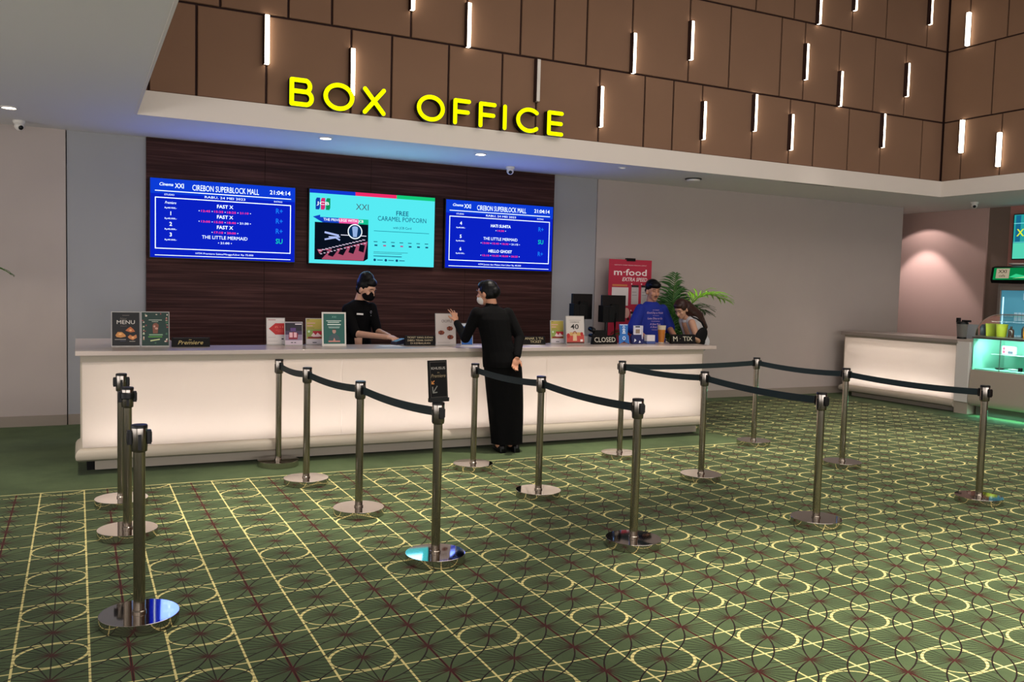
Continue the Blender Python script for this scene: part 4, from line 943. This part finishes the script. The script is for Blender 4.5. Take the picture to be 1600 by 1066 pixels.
t = empty('mint_box', (5.606, 7.85, ZT), 'small white box with a clear blue base on the counter', 'box')
b = MB(mat('blue clear tray', '#4a5a90', .2)); b.box(-.058, .058, -.035, .035, 0, .03); b.build('tray', t, bevel=.003)
b = MB(ink('#d0ccd0')); b.box(-.052, .052, -.03, .03, .031, .098); b.build('card_stack', t, bevel=.003)
# tea cup
t = empty('drink_cup', (5.86, 7.98, ZT), 'tall clear plastic cup of amber iced tea in front of the man in blue', 'cup')
b = MB(mat('iced tea', '#b8722a', .15, coat=.6)); b.lathe([(.001, .004), (.032, .004), (.043, .15), (.001, .15)], n=28); b.build('tea', t)
b = MB(mat('frosted cup', '#c8b8a0', .2, coat=.5)); b.lathe([(.044, .15), (.047, .188), (.048, .196), (.045, .198), (.001, .196)], n=28); b.lathe([(.033, 0), (.034, .01), (.001, .001)], n=28); b.build('cup_rim', t)
plaque(5.885, 6.205, 7.83, 1.077, 'black plaque reading M TIX at the right end of the counter', R(-3), txt=[('M', -.34, .50, .055, .055, 0, '#c0bda8'), ('.', -.14, .52, .03, .012, 0, '#c0bda8'), ('TIX', .17, .52, .050, .125, 0, '#c0bda8')], border=False)

# monitors on the staff desk
def monitor(x, y, wd_, z0, z1, rz, label):
    t = empty('monitor', (x, y, .75), label, 'monitor', None, rz)
    b = MB(M['black']); b.box(-wd_/2, wd_/2, -.015, .018, z0-.75, z1-.75); b.build('display_case', t, bevel=.004)
    b = MB(M['matblack']); b.box(-.05, .05, -.045, -.016, z0-.75+.02, z0-.75+.2); b.path([(0, -.04, z0-.75+.1), (0, -.05, .12), (.0, -.02, .01)], .022, 10); b.lathe([(.11, 0), (.11, .012), (.02, .02)], n=24); b.build('stand', t)
monitor(5.06, 8.40, .27, 1.215, 1.500, R(4), 'black computer monitor seen from behind, left of the two')
monitor(5.46, 8.37, .325, 1.19, 1.492, R(2), 'dark blue-sheened computer monitor seen from behind, right of the two')
def pole_box(x, y, z0, z1, wd_, label):
    t = empty('receipt_printer', (x, y, .75), label, 'printer')
    b = MB(M['matblack']); b.box(-wd_/2, wd_/2, -.05, .05, z0-.75, z1-.75-.01); b.box(-wd_/2-.004, -wd_/2+.02, -.055, .05, z0-.75, z1-.75); b.box(.0, .03, -.056, -.05, z0-.75, z1-.75); b.build('body', t, bevel=.004)
    b = MB(M['black']); b.path([(0, 0, z0-.75), (0, 0, .01)], .018, 10); b.lathe([(.07, 0), (.07, .012), (.02, .018)], n=20); b.build('pole_stand', t)
pole_box(4.91, 8.245, 1.25, 1.392, .14, 'black box device in front of the left monitor')
pole_box(5.28, 8.225, 1.19, 1.378, .15, 'black box device in front of the right monitor')
t = empty('desk_phone', (5.12, 8.105, .75), 'black desk telephone on a raised stand behind the CLOSED plaque', 'telephone')
b = MB(M['matblack']); b.rings([[(-.07, -.04, 0), (.10, -.04, 0), (.10, .04, 0), (-.07, .04, 0)], [(-.07, -.035, .27), (.09, -.035, .27), (.09, .035, .36), (-.07, .035, .36)]]); b.build('phone_body', t, bevel=.008)
b = MB(M['black']); b.cap((-.10, -.03, .36), (-.10, .03, .37), .028, .028); b.cap((-.10, -.03, .30), (-.10, .03, .30), .02, .02); b.build('handset', t)
for (x, y, z, s1, s2, s3, lab) in ((4.85, 8.12, .75, .05, .04, .30, 'white paper box beside the poster with the number 40'), (4.94, 8.14, .75, .03, .04, .29, 'small white carton left of the CLOSED plaque')):
    b = MB(ink('#b8b2b0')); b.box(-s1, s1, -s2, s2, 0, s3); b.build('paper_box', loc=(x, y, z), bevel=.003, label=lab, cat='box')

# ================================================================== red banner
t = empty('food_banner', (6.69, 9.86, 0), 'tall red m-food banner standing by the grey wall behind the monitors', 'banner')
b = MB(M['trim']); b.box(-.30, .30, -.06, .10, 0, .05); b.box(-.012, .012, .02, .035, .05, 1.97); b.build('banner_base', t, bevel=.004)
b = MB(M['black']); b.box(-.07, .07, -.012, .035, 1.945, 1.985); b.build('top_clip', t, bevel=.003)
b = MB(ink('#b02440')); b.box(-.345, .345, 0, .004, .06, 1.965); b.build('banner_sheet', t)
p = MB(ink('#e8c8cc')); p.T = Matrix.Translation((-.345, -.001, 1.965)); W_ = .69
p.text('NIKMATI CARA PESAN MAKAN CEPAT', W_*.5, -.075, .014, .001, w=.52, shear=.2); p.use(ink('#f0e0e0')).text('m·food', W_*.5, -.17, .085, .001, w=.53, bold=.03); p.text('EXTRA SPEED', W_*.61, -.265, .05, .001, w=.40, bold=.03, shear=.25)
p.use(ink('#c8784a')).rect(.06, -.36, .30, -.335, .001); p.use(ink('#d8d0d0')).rect(.055, -.62, .32, -.375, .001)
for i, (u, v) in enumerate(((.37, -.34), (.53, -.34), (.37, -.70), (.53, -.70))):
    p.use(ink('#2a1a20')).rect(u, v-.03, u+.115, v, .001); p.use(ink('#b8b0b0')).rect(u, v-.26, u+.115, v-.03, .001); p.use(ink('#8a8284')).rect(u+.01, v-.10, u+.08, v-.092, .002); p.rect(u+.01, v-.14, u+.09, v-.132, .002); p.use(ink('#f0d8d8')).disc(u, v+.015, .010, d=.002, n=10)
p.use(ink('#d8a8a0')).disc(.30, -.72, .05, .07, .001); p.use(ink('#3a1a20')).disc(.33, -.80, .02, d=.002); p.use(ink('#e8c8c8')).disc(.32, -.92, .022, d=.002)
p.use(ink('#7a1a24')).rect(.0, -1.2, W_, -1.12, .001)
p.build('print', t, smooth=False)

# ================================================================== palms
def frond(parent, base, top, tip, leaf, n=30, L=.30, seed=0, droop=.5, width=.011):
    rd = random.Random(seed); base, top, tip = Vector(base), Vector(top), Vector(tip); pts = []
    for i in range(25):
        f = i/24; pts.append((1-f)**2*base+2*f*(1-f)*top+f*f*tip)
    st = MB(M['stem']); st.path([tuple(p) for p in pts], [.008*(1-.8*i/24)+.0012 for i in range(25)], 6)
    fr = st.build('frond_stem', parent)
    lf = MB(leaf)
    side0 = None
    for i in range(n):
        f = .30+.70*i/(n-1); k = f*24; a = int(min(k, 23)); p = pts[a].lerp(pts[a+1], k-a) if a < 24 else pts[24]
        tg = (pts[min(a+1, 24)]-pts[a]).normalized(); sd = tg.cross(Vector((0, 0, 1)))
        if sd.length < .1: sd = Vector((1, 0, 0))
        sd.normalize(); up = sd.cross(tg).normalized()
        ln = L*(math.sin(math.pi*min(1, .18+.80*(f-.30)/.7))**.7)*rd.uniform(.85, 1.1)+.04
        for sgn in (-1, 1):
            d = (tg*rd.uniform(.75, 1.0)+sd*sgn*rd.uniform(.75, 1.0)+up*rd.uniform(.35, .75)).normalized()
            q = [p+d*ln*s_+Vector((0, 0, -droop*ln*s_*s_)) for s_ in (0, .35, .7, 1.)]; wv = d.cross(up).normalized()
            ww = (width*.5, width, width*.7, .001)
            vs_ = []
            for c_, w_ in zip(q, ww): vs_ += [tuple(c_-wv*w_+up*.002), tuple(c_-up*.002), tuple(c_+wv*w_+up*.002)]
            lf.raw(vs_, [(j*3+m_, j*3+m_+1, j*3+m_+4, j*3+m_+3) for j in range(3) for m_ in (0, 1)])
    lf.build('leaflets', fr)
t = empty('potted_palm', (7.12, 9.45, 0), 'potted palm with fan of leaves between the man in blue and the grey wall', 'plant')
b = MB(M['pot']); b.lathe([(.001, 0), (.15, 0), (.19, .36), (.18, .37), (.16, .33), (.001, .32)], n=32); b.build('planter', t)
b = MB(M['stem']); b.lathe([(.03, .3), (.035, .6), (.02, .75)], n=12); b.build('trunk', t)
F = [((-.05, 0, 1.25), (-.06, -.1, 1.78), 'leafdark', .26), ((.05, .0, 1.2), (.08, .05, 1.62), 'leafdark', .24), ((.16, -.02, 1.78), (.76, -.1, 1.45), 'leaf', .27), ((.12, 0, 1.55), (.52, .0, 1.28), 'leafdark', .22),
     ((-.1, 0, 1.1), (-.05, -.1, 1.40), 'leafdark', .22), ((.1, -.05, .95), (.16, -.12, 1.15), 'leafdark', .22), ((-.35, 0, 1.15), (-.88, -.05, .98), 'leafdark', .22), ((-.25, -.05, 1.3), (-.60, -.1, 1.2), 'leafdark', .2), ((.2, -.1, .9), (.35, -.15, .95), 'leafdark', .2), ((.1, .2, 1.2), (.25, .35, 1.5), 'leafdark', .24)]
for i, (m_, tp, lf, L) in enumerate(F): frond(t, (0, 0, .55), m_, tp, M[lf], seed=i, L=L*1.5)
spot(7.75, 9.15, ZC-.03, 60, 44, .8, aim=(7.6, 9.4, 1.4))  # added spot that brightens the palm, no fitting
t = empty('potted_palm', (-1.35, 9.05, 0), 'palm beyond the left picture edge, one leaf tip reaching into view', 'plant')
b = MB(M['pot']); b.lathe([(.001, 0), (.17, 0), (.21, .40), (.20, .41), (.18, .37), (.001, .36)], n=32); b.build('planter', t)
for i, (m_, tp) in enumerate((((.45, 0, 1.85), (.80, .02, 1.56)), ((-.3, .1, 1.6), (-.7, .2, 1.6)), ((.0, .2, 1.5), (.05, .35, 1.9)), ((-.1, -.2, 1.5), (-.2, -.5, 1.6)), ((.2, -.2, 1.2), (.35, -.4, 1.25)), ((.2, .1, 1.0), (.45, .25, 1.15)))):
    frond(t, (0, 0, .4), m_, tp, M['leafdark'], seed=40+i, L=.24 if i else .1, n=22 if i else 10)
spot(-1.9, 8.3, .25, 10, 100, .5, aim=(-.8, 10.1, .7), rad=.02)

# ================================================================== people
def frame(pos, yaw, pitch=0., roll=0.):
    """local frame: +Y forward, +X right; yaw 0 looks along world +Y, positive yaw turns left"""
    return Matrix.Translation(pos) @ Matrix.Rotation(yaw, 4, 'Z') @ Matrix.Rotation(pitch, 4, 'X') @ Matrix.Rotation(roll, 4, 'Y')
def head_geo(b, F_, s=1.):
    b.T = F_ @ Matrix.Scale(s, 4)
    b.ell((0, -.012, .022), (.074, .092, .098)); b.ell((0, .022, -.035), (.056, .062, .072)); b.ell((0, .055, -.085), (.026, .022, .020))
    b.ell((-.034, .055, -.022), (.022, .02, .024)); b.ell((.034, .055, -.022), (.022, .02, .024))
    b.cap((0, .078, .012), (0, .098, -.022), .008, .011, 8); b.ell((-.011, .090, -.028), (.008, .009, .006)); b.ell((.011, .090, -.028), (.008, .009, .006))
    b.ell((0, .078, -.052), (.020, .010, .006)); b.ell((0, .076, -.062), (.017, .010, .006))
    for s_ in (-1, 1): b.ell((s_*.075, -.012, -.012), (.011, .020, .031), n=10, m=8); b.ell((s_*.031, .066, .030), (.02, .010, .007), n=10, m=8)
    b.T = Matrix()
def face_parts(par, F_, s=1., brows=True, mouth=True, moustache=False, closed=True):
    for s_ in (-1, 1):
        for nm, pts, r_ in (('eyelashes', [(s_*.016, .083, .012), (s_*.030, .082, .008), (s_*.045, .073, .012)], .0024), ('eyebrow', [(s_*.014, .087, .032), (s_*.030, .085, .038), (s_*.048, .074, .033)], .0034)):
            p = MB(ink('#150e0c')); p.T = F_ @ Matrix.Scale(s, 4); p.path(pts, r_, 6); p.build(nm, par)
    if mouth:
        p = MB(ink('#8a4a42')); p.T = F_ @ Matrix.Scale(s, 4); p.ell((0, .087, -.054), (.019, .006, .0035)); p.ell((0, .085, -.060), (.016, .006, .004)); p.build('lips', par)
    if moustache:
        p = MB(ink('#1a1210')); p.T = F_ @ Matrix.Scale(s, 4); p.path([(-.024, .080, -.050), (0, .092, -.043), (.024, .080, -.050)], [.003, .005, .003], 6); p.build('moustache', par)
def hand_geo(b, wrist, dirn, palm, curl=(.3, .35, .4, .5), thumb=1, s=1., spread=.1):
    """wrist position, direction of the fingers, palm normal (way the palm faces), thumb side +1/-1"""
    d = Vector(dirn).normalized(); n = Vector(palm); n = (n-d*n.dot(d)).normalized(); x = d.cross(n)*thumb
    w = Vector(wrist); pc = w+d*.045*s
    q = Matrix((x, d, n)).transposed().to_quaternion()
    b.ell(tuple(pc), (.037*s, .048*s, .014*s), q); 
    for i, (off, ln, cu) in enumerate(zip((.027, .009, -.009, -.026), (.074, .082, .076, .060), curl)):
        p = w+d*(.082-.004*abs(i-1.3))*s+x*off*s; a = 0; dd = (d+x*(spread*(1.5-i)*.5)).normalized()
        for k, (seg, rr) in enumerate(((.46, .0088), (.30, .0080), (.24, .0070))):
            a += cu*(.7+.5*k); dv = dd*math.cos(a)+n*math.sin(a); p2 = p+dv*ln*seg*s
            b.cap(tuple(p), tuple(p2), rr*s, rr*.93*s, 8); p = p2
    p = w+d*.018*s+x*.026*s; dv = (d*.75+x*.75+n*.25).normalized(); p2 = p+dv*.036*s; b.cap(tuple(p), tuple(p2), .0115*s, .010*s, 8)
    dv = (d*.95+x*.3+n*.35).normalized(); b.cap(tuple(p2), tuple(p2+dv*.030*s), .010*s, .008*s, 8)

# ---- standing woman in black, seen from behind
def woman_standing():
    t = empty('person', (3.60, 7.30, 0), 'woman in long black clothes seen from behind, one hand behind her back', 'person')
    o = Vector((3.60, 7.30, 0))
    F_ = frame(Vector((3.405, 7.37, 1.487))-o, R(38), R(-6))
    b = MB(M['skin']); head_geo(b, F_, .98)
    def P(x, y, z): return (x-o.x, y-o.y, z)
    b.cap(P(3.43, 7.33, 1.45), P(3.445, 7.31, 1.34), .046, .052)
    b.cap(P(3.445, 7.31, 1.26), P(3.50, 7.31, 1.0), .07, .09); b.cap(P(3.50, 7.31, 1.0), P(3.54, 7.31, .85), .12, .13)
    LS, LE, LH = P(3.29, 7.32, 1.305), P(3.215, 7.40, 1.07), P(3.225, 7.66, 1.215)
    RS, RE, RH = P(3.60, 7.31, 1.305), P(3.695, 7.24, 1.09), P(3.62, 7.13, .905)
    for S_, E_, H_ in ((LS, LE, LH), (RS, RE, RH)):
        b.cap(S_, E_, .042, .034); b.cap(E_, H_, .033, .023)
    hand_geo(b, LH, (.02, .55, .75), (-.1, .8, -.5), (.12, .15, .2, .3), 1, .95, .5)
    hand_geo(b, RH, (-.35, -.15, -1), (-.2, -1, .2), (.45, .5, .55, .6), -1, .95)
    for x in (3.54, 3.66): b.cap(P(x, 7.31, .85), P(x, 7.30, .08), .075, .04)
    body = b.build('body', t, fuse=.0055, sm=2)
    face_parts(t, F_, .98, mouth=False)
    m_ = MB(M['white']); m_.T = F_ @ Matrix.Scale(.98, 4); m_.ell((0, .045, -.055), (.062, .056, .048)); m_.path([(-.055, .05, -.03), (-.08, -.01, -.01)], .0015, 5); m_.path([(.055, .05, -.03), (.08, -.01, -.01)], .0015, 5); m_.build('face_mask', t)
    h = MB(M['hair']); h.T = F_ @ Matrix.Scale(.98, 4); h.ell((0, -.028, .034), (.085, .096, .096)); h.ell((0, -.045, -.005), (.078, .072, .07)); h.ell((0.004, -.092, .012), (.062, .050, .058)); h.ell((0, .018, .075), (.066, .06, .05)); h.build('hair', t, fuse=.005, sm=2)
    c = MB(M['cloth'])
    c.loft([(3.55-o.x, .0, .80, .186, .135), (3.545-o.x, 0, .86, .188, .135), (3.52-o.x, 0, .95, .168, .118), (3.49-o.x, 0, 1.05, .152, .108), (3.47-o.x, .005, 1.15, .160, .108), (3.455-o.x, .01, 1.25, .172, .105), (3.45-o.x, .012, 1.31, .165, .085), (3.445-o.x, .015, 1.345, .12, .07), (3.44-o.x, .02, 1.375, .062, .055), (3.437-o.x, .022, 1.40, .056, .052)])
    c.cap(LS, LE, .058, .047); c.cap(LE, tuple(Vector(LE).lerp(Vector(LH), .88)), .046, .034)
    c.cap(RS, RE, .058, .048); c.cap(RE, tuple(Vector(RE).lerp(Vector(RH), .90)), .047, .035)
    c.ell((3.30-o.x, .01, 1.295), (.06, .055, .05)); c.ell((3.595-o.x, .01, 1.295), (.06, .055, .05))
    c.build('blouse', t, fuse=.007, sm=3)
    s = MB(M['cloth']); rs = []
    for i in range(14):
        f = i/13; z = .08+f*.78; cx = 3.63-.075*f**1.2-o.x; rx = .155+.033*math.sin(min(1, f*1.1)*math.pi/2); ry = .105+.028*f
        rs.append([(cx+(rx+.007*math.sin(5*a+f*3)*(1-f))*math.cos(a), (ry+.008*math.sin(7*a)*(1-f))*math.sin(a)+.005, z) for a in [2*math.pi*j/40 for j in range(40)]])
    s.rings(rs); s.build('long_skirt', t)
    for x, dy in ((3.555, .02), (3.69, 0)):
        k = MB(M['black']); k.T = Matrix.Translation((x-o.x, dy, 0)); k.ell((0, .02, .03), (.042, .115, .032)); k.ell((0, -.05, .045), (.036, .045, .045)); k.box(-.03, .03, -.085, -.02, 0, .03); k.build('shoe', t, fuse=.006, sm=1)
woman_standing()

def attendant():
    o = Vector((2.55, 8.62, 0))
    t = empty('person', tuple(o), 'person in black uniform and black mask behind the counter using a card reader', 'person')
    def P(x, y, z): return (x-o.x, y-o.y, z)
    F_ = frame((2.612-o.x, 8.53-o.y, 1.492), R(180+33), R(-22))
    b = MB(M['skin2']); head_geo(b, F_, 1.04)
    b.cap(P(2.575, 8.59, 1.45), P(2.555, 8.62, 1.34), .048, .055); b.cap(P(2.55, 8.62, 1.24), P(2.53, 8.64, 1.0), .07, .09); b.cap(P(2.53, 8.64, 1.0), P(2.53, 8.64, .85), .12, .14)
    LS, LE, LH = P(2.425, 8.59, 1.285), P(2.475, 8.43, 1.05), P(2.70, 8.12, 1.035)     # nearer arm
    RS, RE, RH = P(2.68, 8.58, 1.31), P(2.715, 8.48, 1.07), P(2.745, 8.20, 1.04)
    for S_, E_, H_ in ((LS, LE, LH), (RS, RE, RH)): b.cap(S_, E_, .044, .038); b.cap(E_, H_, .037, .024)
    hand_geo(b, LH, (.45, -.75, -.10), (.3, .0, -1), (.25, .3, .35, .45), 1, .98, .4)
    hand_geo(b, RH, (.35, -.85, -.05), (-.3, 0, -1), (.35, .4, .5, .6), -1, .98, .3)
    for x in (2.47, 2.62): b.cap(P(x, 8.63, .85), P(x, 8.63, .08), .08, .045); b.ell(P(x, 8.58, .04), (.045, .12, .04))
    b.build('body', t, fuse=.0055, sm=2)
    face_parts(t, F_, 1.04, mouth=False)
    m_ = MB(M['cloth']); m_.T = F_ @ Matrix.Scale(1.04, 4); m_.ell((0, .040, -.048), (.064, .066, .052)); m_.ell((0, .068, -.030), (.042, .040, .036)); 
    for s_ in (-1, 1): m_.path([(s_*.05, .05, -.03), (s_*.079, -.012, -.005)], .0018, 5)
    m_.build('face_mask', t, fuse=.004, sm=1)
    h = MB(M['hair']); h.T = F_ @ Matrix.Scale(1.04, 4); h.ell((0, -.030, .044), (.085, .100, .100)); h.ell((0, -.045, .088), (.074, .080, .078)); h.ell((0, .010, .078), (.070, .070, .050)); h.ell((0, -.05, -.01), (.076, .066, .068)); h.build('hair', t, fuse=.005, sm=6)
    c = MB(M['cloth'])
    c.loft([(-.02, .02, .70, .20, .15), (-.02, .02, .85, .185, .14), (-.02, .02, 1.0, .16, .115), (-.01, .015, 1.1, .155, .112), (0, .0, 1.2, .165, .115), (0, -.01, 1.28, .172, .10), (0, -.01, 1.325, .155, .085), (.005, -.01, 1.36, .10, .068), (.008, -.01, 1.385, .06, .055)])
    c.cap(LS, tuple(Vector(LS).lerp(Vector(LE), .98)), .052, .048); c.cap(RS, tuple(Vector(RS).lerp(Vector(RE), .98)), .052, .047)
    c.ell((-.115, -.02, 1.295), (.055, .055, .05)); c.ell((.12, -.02, 1.295), (.055, .055, .05))
    c.build('uniform_shirt', t, fuse=.007, sm=3)
    q = MB(M['cloth']); q.loft([(-.02, .02, .35, .15, .12), (-.02, .02, .6, .175, .14), (-.02, .02, .80, .185, .145), (-.02, .02, .9, .17, .13)]); q.build('skirt', t)
    k = MB(M['white']); k.T = Matrix.Translation((-.02, -.135, 1.245)) @ Matrix.Rotation(R(3), 4, 'Y'); k.box(-.033, .033, -.004, .004, -.008, .008); k.build('name_tag', t)
    k = MB(ink('#8a8a94')); k.T = Matrix.Translation((.10, -.108, 1.265)) @ Matrix.Rotation(R(35), 4, 'Z'); k.ring2(0, 0, .012, .005, .003); k.rect(-.004, -.04, .018, -.03, .003); k.build('chest_emblem', t, smooth=False)
attendant()

def man_blue():
    o = Vector((6.39, 8.92, 0))
    t = empty('person', tuple(o), 'man in a royal blue printed T-shirt standing behind the right end of the counter', 'person')
    def P(x, y, z): return (x-o.x, y-o.y, z)
    F_ = frame((6.383-o.x, 8.90-o.y, 1.548), R(180-5), R(-10))
    b = MB(M['skin']); head_geo(b, F_, 1.07)
    b.cap(P(6.38, 8.92, 1.50), P(6.385, 8.94, 1.37), .054, .062); b.cap(P(6.39, 8.95, 1.24), P(6.39, 8.95, 1.0), .08, .10); b.cap(P(6.39, 8.95, 1.0), P(6.39, 8.95, .85), .13, .14)
    LS, LE, LH = P(6.225, 8.93, 1.325), P(6.105, 8.90, 1.09), P(6.10, 8.62, .99)
    RS, RE, RH = P(6.56, 8.93, 1.325), P(6.665, 8.93, 1.10), P(6.57, 8.66, .99)
    for S_, E_, H_ in ((LS, LE, LH), (RS, RE, RH)): b.cap(S_, E_, .052, .043); b.cap(E_, H_, .042, .028)
    hand_geo(b, LH, (.1, -1, -.3), (0, 0, -1), (.3, .35, .4, .5), 1, 1.05); hand_geo(b, RH, (-.1, -1, -.3), (0, 0, -1), (.3, .35, .4, .5), -1, 1.05)
    for x in (6.30, 6.48): b.cap(P(x, 8.95, .85), P(x, 8.95, .08), .085, .05); b.ell(P(x, 8.90, .04), (.05, .13, .04))
    b.build('body', t, fuse=.006, sm=2)
    face_parts(t, F_, 1.04, moustache=True)
    h = MB(M['hair']); h.T = F_ @ Matrix.Scale(1.04, 4); h.ell((0, -.026, .054), (.088, .098, .092)); h.ell((0, .034, .080), (.076, .066, .046)); h.ell((0, -.05, .0), (.080, .06, .055)); h.build('hair', t, fuse=.005, sm=8)
    c = MB(M['blue'])
    c.loft([(0, .03, .78, .235, .15), (0, .03, .95, .225, .145), (0, .03, 1.1, .215, .138), (0, .03, 1.22, .215, .130), (0, .025, 1.31, .205, .11), (0, .02, 1.36, .165, .095), (0, .02, 1.395, .105, .08), (-.003, .02, 1.42, .072, .068)])
    c.cap(LS, LE, .066, .078); c.cap(RS, RE, .066, .080)
    c.build('blue_shirt', t, fuse=.007, sm=3)
    q = MB(M['denim'])
    for x in (6.30, 6.48): q.cap(P(x, 8.95, .84), P(x, 8.95, .12), .112, .075)
    q.build('trousers', t, fuse=.009, sm=2)
    p = MB(ink('#c8a8c8')); p.T = Matrix.Translation((-.02, -.125, 0))
    for v, s_, w_, hh in ((1.318, 'SATURDAY', .09, .010), (1.285, 'Good Day to Wander', .235, .024), (1.250, 'ALWAYS', .09, .009), (1.215, 'Late Dine to Go', .21, .024), (1.180, 'SUNSHINE', .12, .009), (1.145, 'A Slow Place', .15, .022), (1.110, 'A Short Cut', .14, .022), (1.075, 'TOMORROW', .11, .009)):
        p.text(s_, 0, v, hh, 0, w=w_, shear=.25)
    # drape the print onto the shirt front
    p.v = [(x, .03-.149*math.sqrt(max(.05, 1-(x/.24)**2)), z) for x, y, z in p.v]
    p.build('shirt_print', t, smooth=False)
man_blue()

def girl():
    o = Vector((6.90, 8.72, 0))
    t = empty('person', tuple(o), 'woman in a white sleeveless top with long brown hair leaning down over the counter', 'person')
    def P(x, y, z): return (x-o.x, y-o.y, z)
    F_ = frame((6.655-o.x, 8.68-o.y, 1.335), R(108), R(-34))
    b = MB(M['skin2']); head_geo(b, F_, .98)
    b.cap(P(6.70, 8.70, 1.30), P(6.78, 8.72, 1.22), .046, .052); b.cap(P(6.82, 8.73, 1.17), P(6.96, 8.74, .92), .09, .10); b.cap(P(6.96, 8.74, .92), P(6.90, 8.80, .86), .09, .09)
    LS, LE, LH = P(6.765, 8.60, 1.175), P(6.83, 8.54, .95), P(6.66, 8.40, .99)
    RS, RE, RH = P(6.83, 8.84, 1.18), P(6.90, 8.82, .96), P(6.84, 8.58, .99)
    for S_, E_, H_ in ((LS, LE, LH), (RS, RE, RH)): b.cap(S_, E_, .046, .036); b.cap(E_, H_, .034, .023)
    hand_geo(b, LH, (-1, -.3, -.1), (0, 0, -1), (.3, .35, .4, .5), -1, .95); hand_geo(b, RH, (-1, -.3, -.1), (0, 0, -1), (.3, .35, .4, .5), 1, .95)
    for y in (8.74, 8.90): b.cap(P(6.87, y, .85), P(6.86, y, .08), .08, .045); b.ell(P(6.83, y, .04), (.12, .045, .04))
    b.build('body', t, fuse=.0055, sm=2); face_parts(t, F_, .98)
    h = MB(M['brownhair']); h.T = F_ @ Matrix.Scale(.98, 4); h.ell((0, -.026, .038), (.088, .098, .096)); h.ell((0, .02, .08), (.066, .06, .04)); h.ell((0, -.06, -.01), (.08, .07, .08)); h.T = Matrix()
    h.cap(P(6.72, 8.68, 1.37), P(6.90, 8.66, 1.25), .085, .075); h.cap(P(6.90, 8.66, 1.25), P(7.02, 8.66, 1.12), .072, .035); h.cap(P(6.80, 8.64, 1.30), P(6.96, 8.62, 1.17), .05, .03); h.cap(P(7.0, 8.66, 1.14), P(7.03, 8.66, 1.04), .035, .012)
    h.build('long_hair', t, fuse=.006, sm=2)
    c = MB(M['whitecloth'])
    for a_, b_, r1, r2 in ((P(6.82, 8.66, 1.19), P(6.97, 8.66, .93), .085, .105), (P(6.82, 8.80, 1.19), P(6.97, 8.80, .93), .085, .105), (P(6.97, 8.66, .93), P(6.98, 8.68, .91), .105, .10), (P(6.97, 8.80, .93), P(6.97, 8.82, .91), .105, .10), (P(6.83, 8.73, 1.20), P(6.78, 8.73, 1.20), .075, .06)): c.cap(a_, b_, r1, r2)
    c.build('white_top', t, fuse=.007, sm=3)
    q = MB(M['denim'])
    for y in (8.74, 8.90): q.cap(P(6.88, y, .88), P(6.86, y, .12), .105, .07)
    q.build('trousers', t, fuse=.009, sm=2)
    return o
girl()
t = empty('shoulder_bag', (6.855, 8.525, 1.01), 'black shoulder bag on the back of the leaning woman', 'bag')
b = MB(M['matblack']); b.T = Matrix.Rotation(R(32), 4, 'Y'); b.ell((0, 0, .0), (.085, .032, .125)); b.ell((.02, 0, -.05), (.08, .032, .06)); b.build('bag_body', t, fuse=.006, sm=2)
b = MB(M['matblack']); b.path([(.05, .0, .09), (.0, -.01, .17), (-.06, .03, .22), (-.08, .12, .24)], .010, 8); b.build('strap', t)
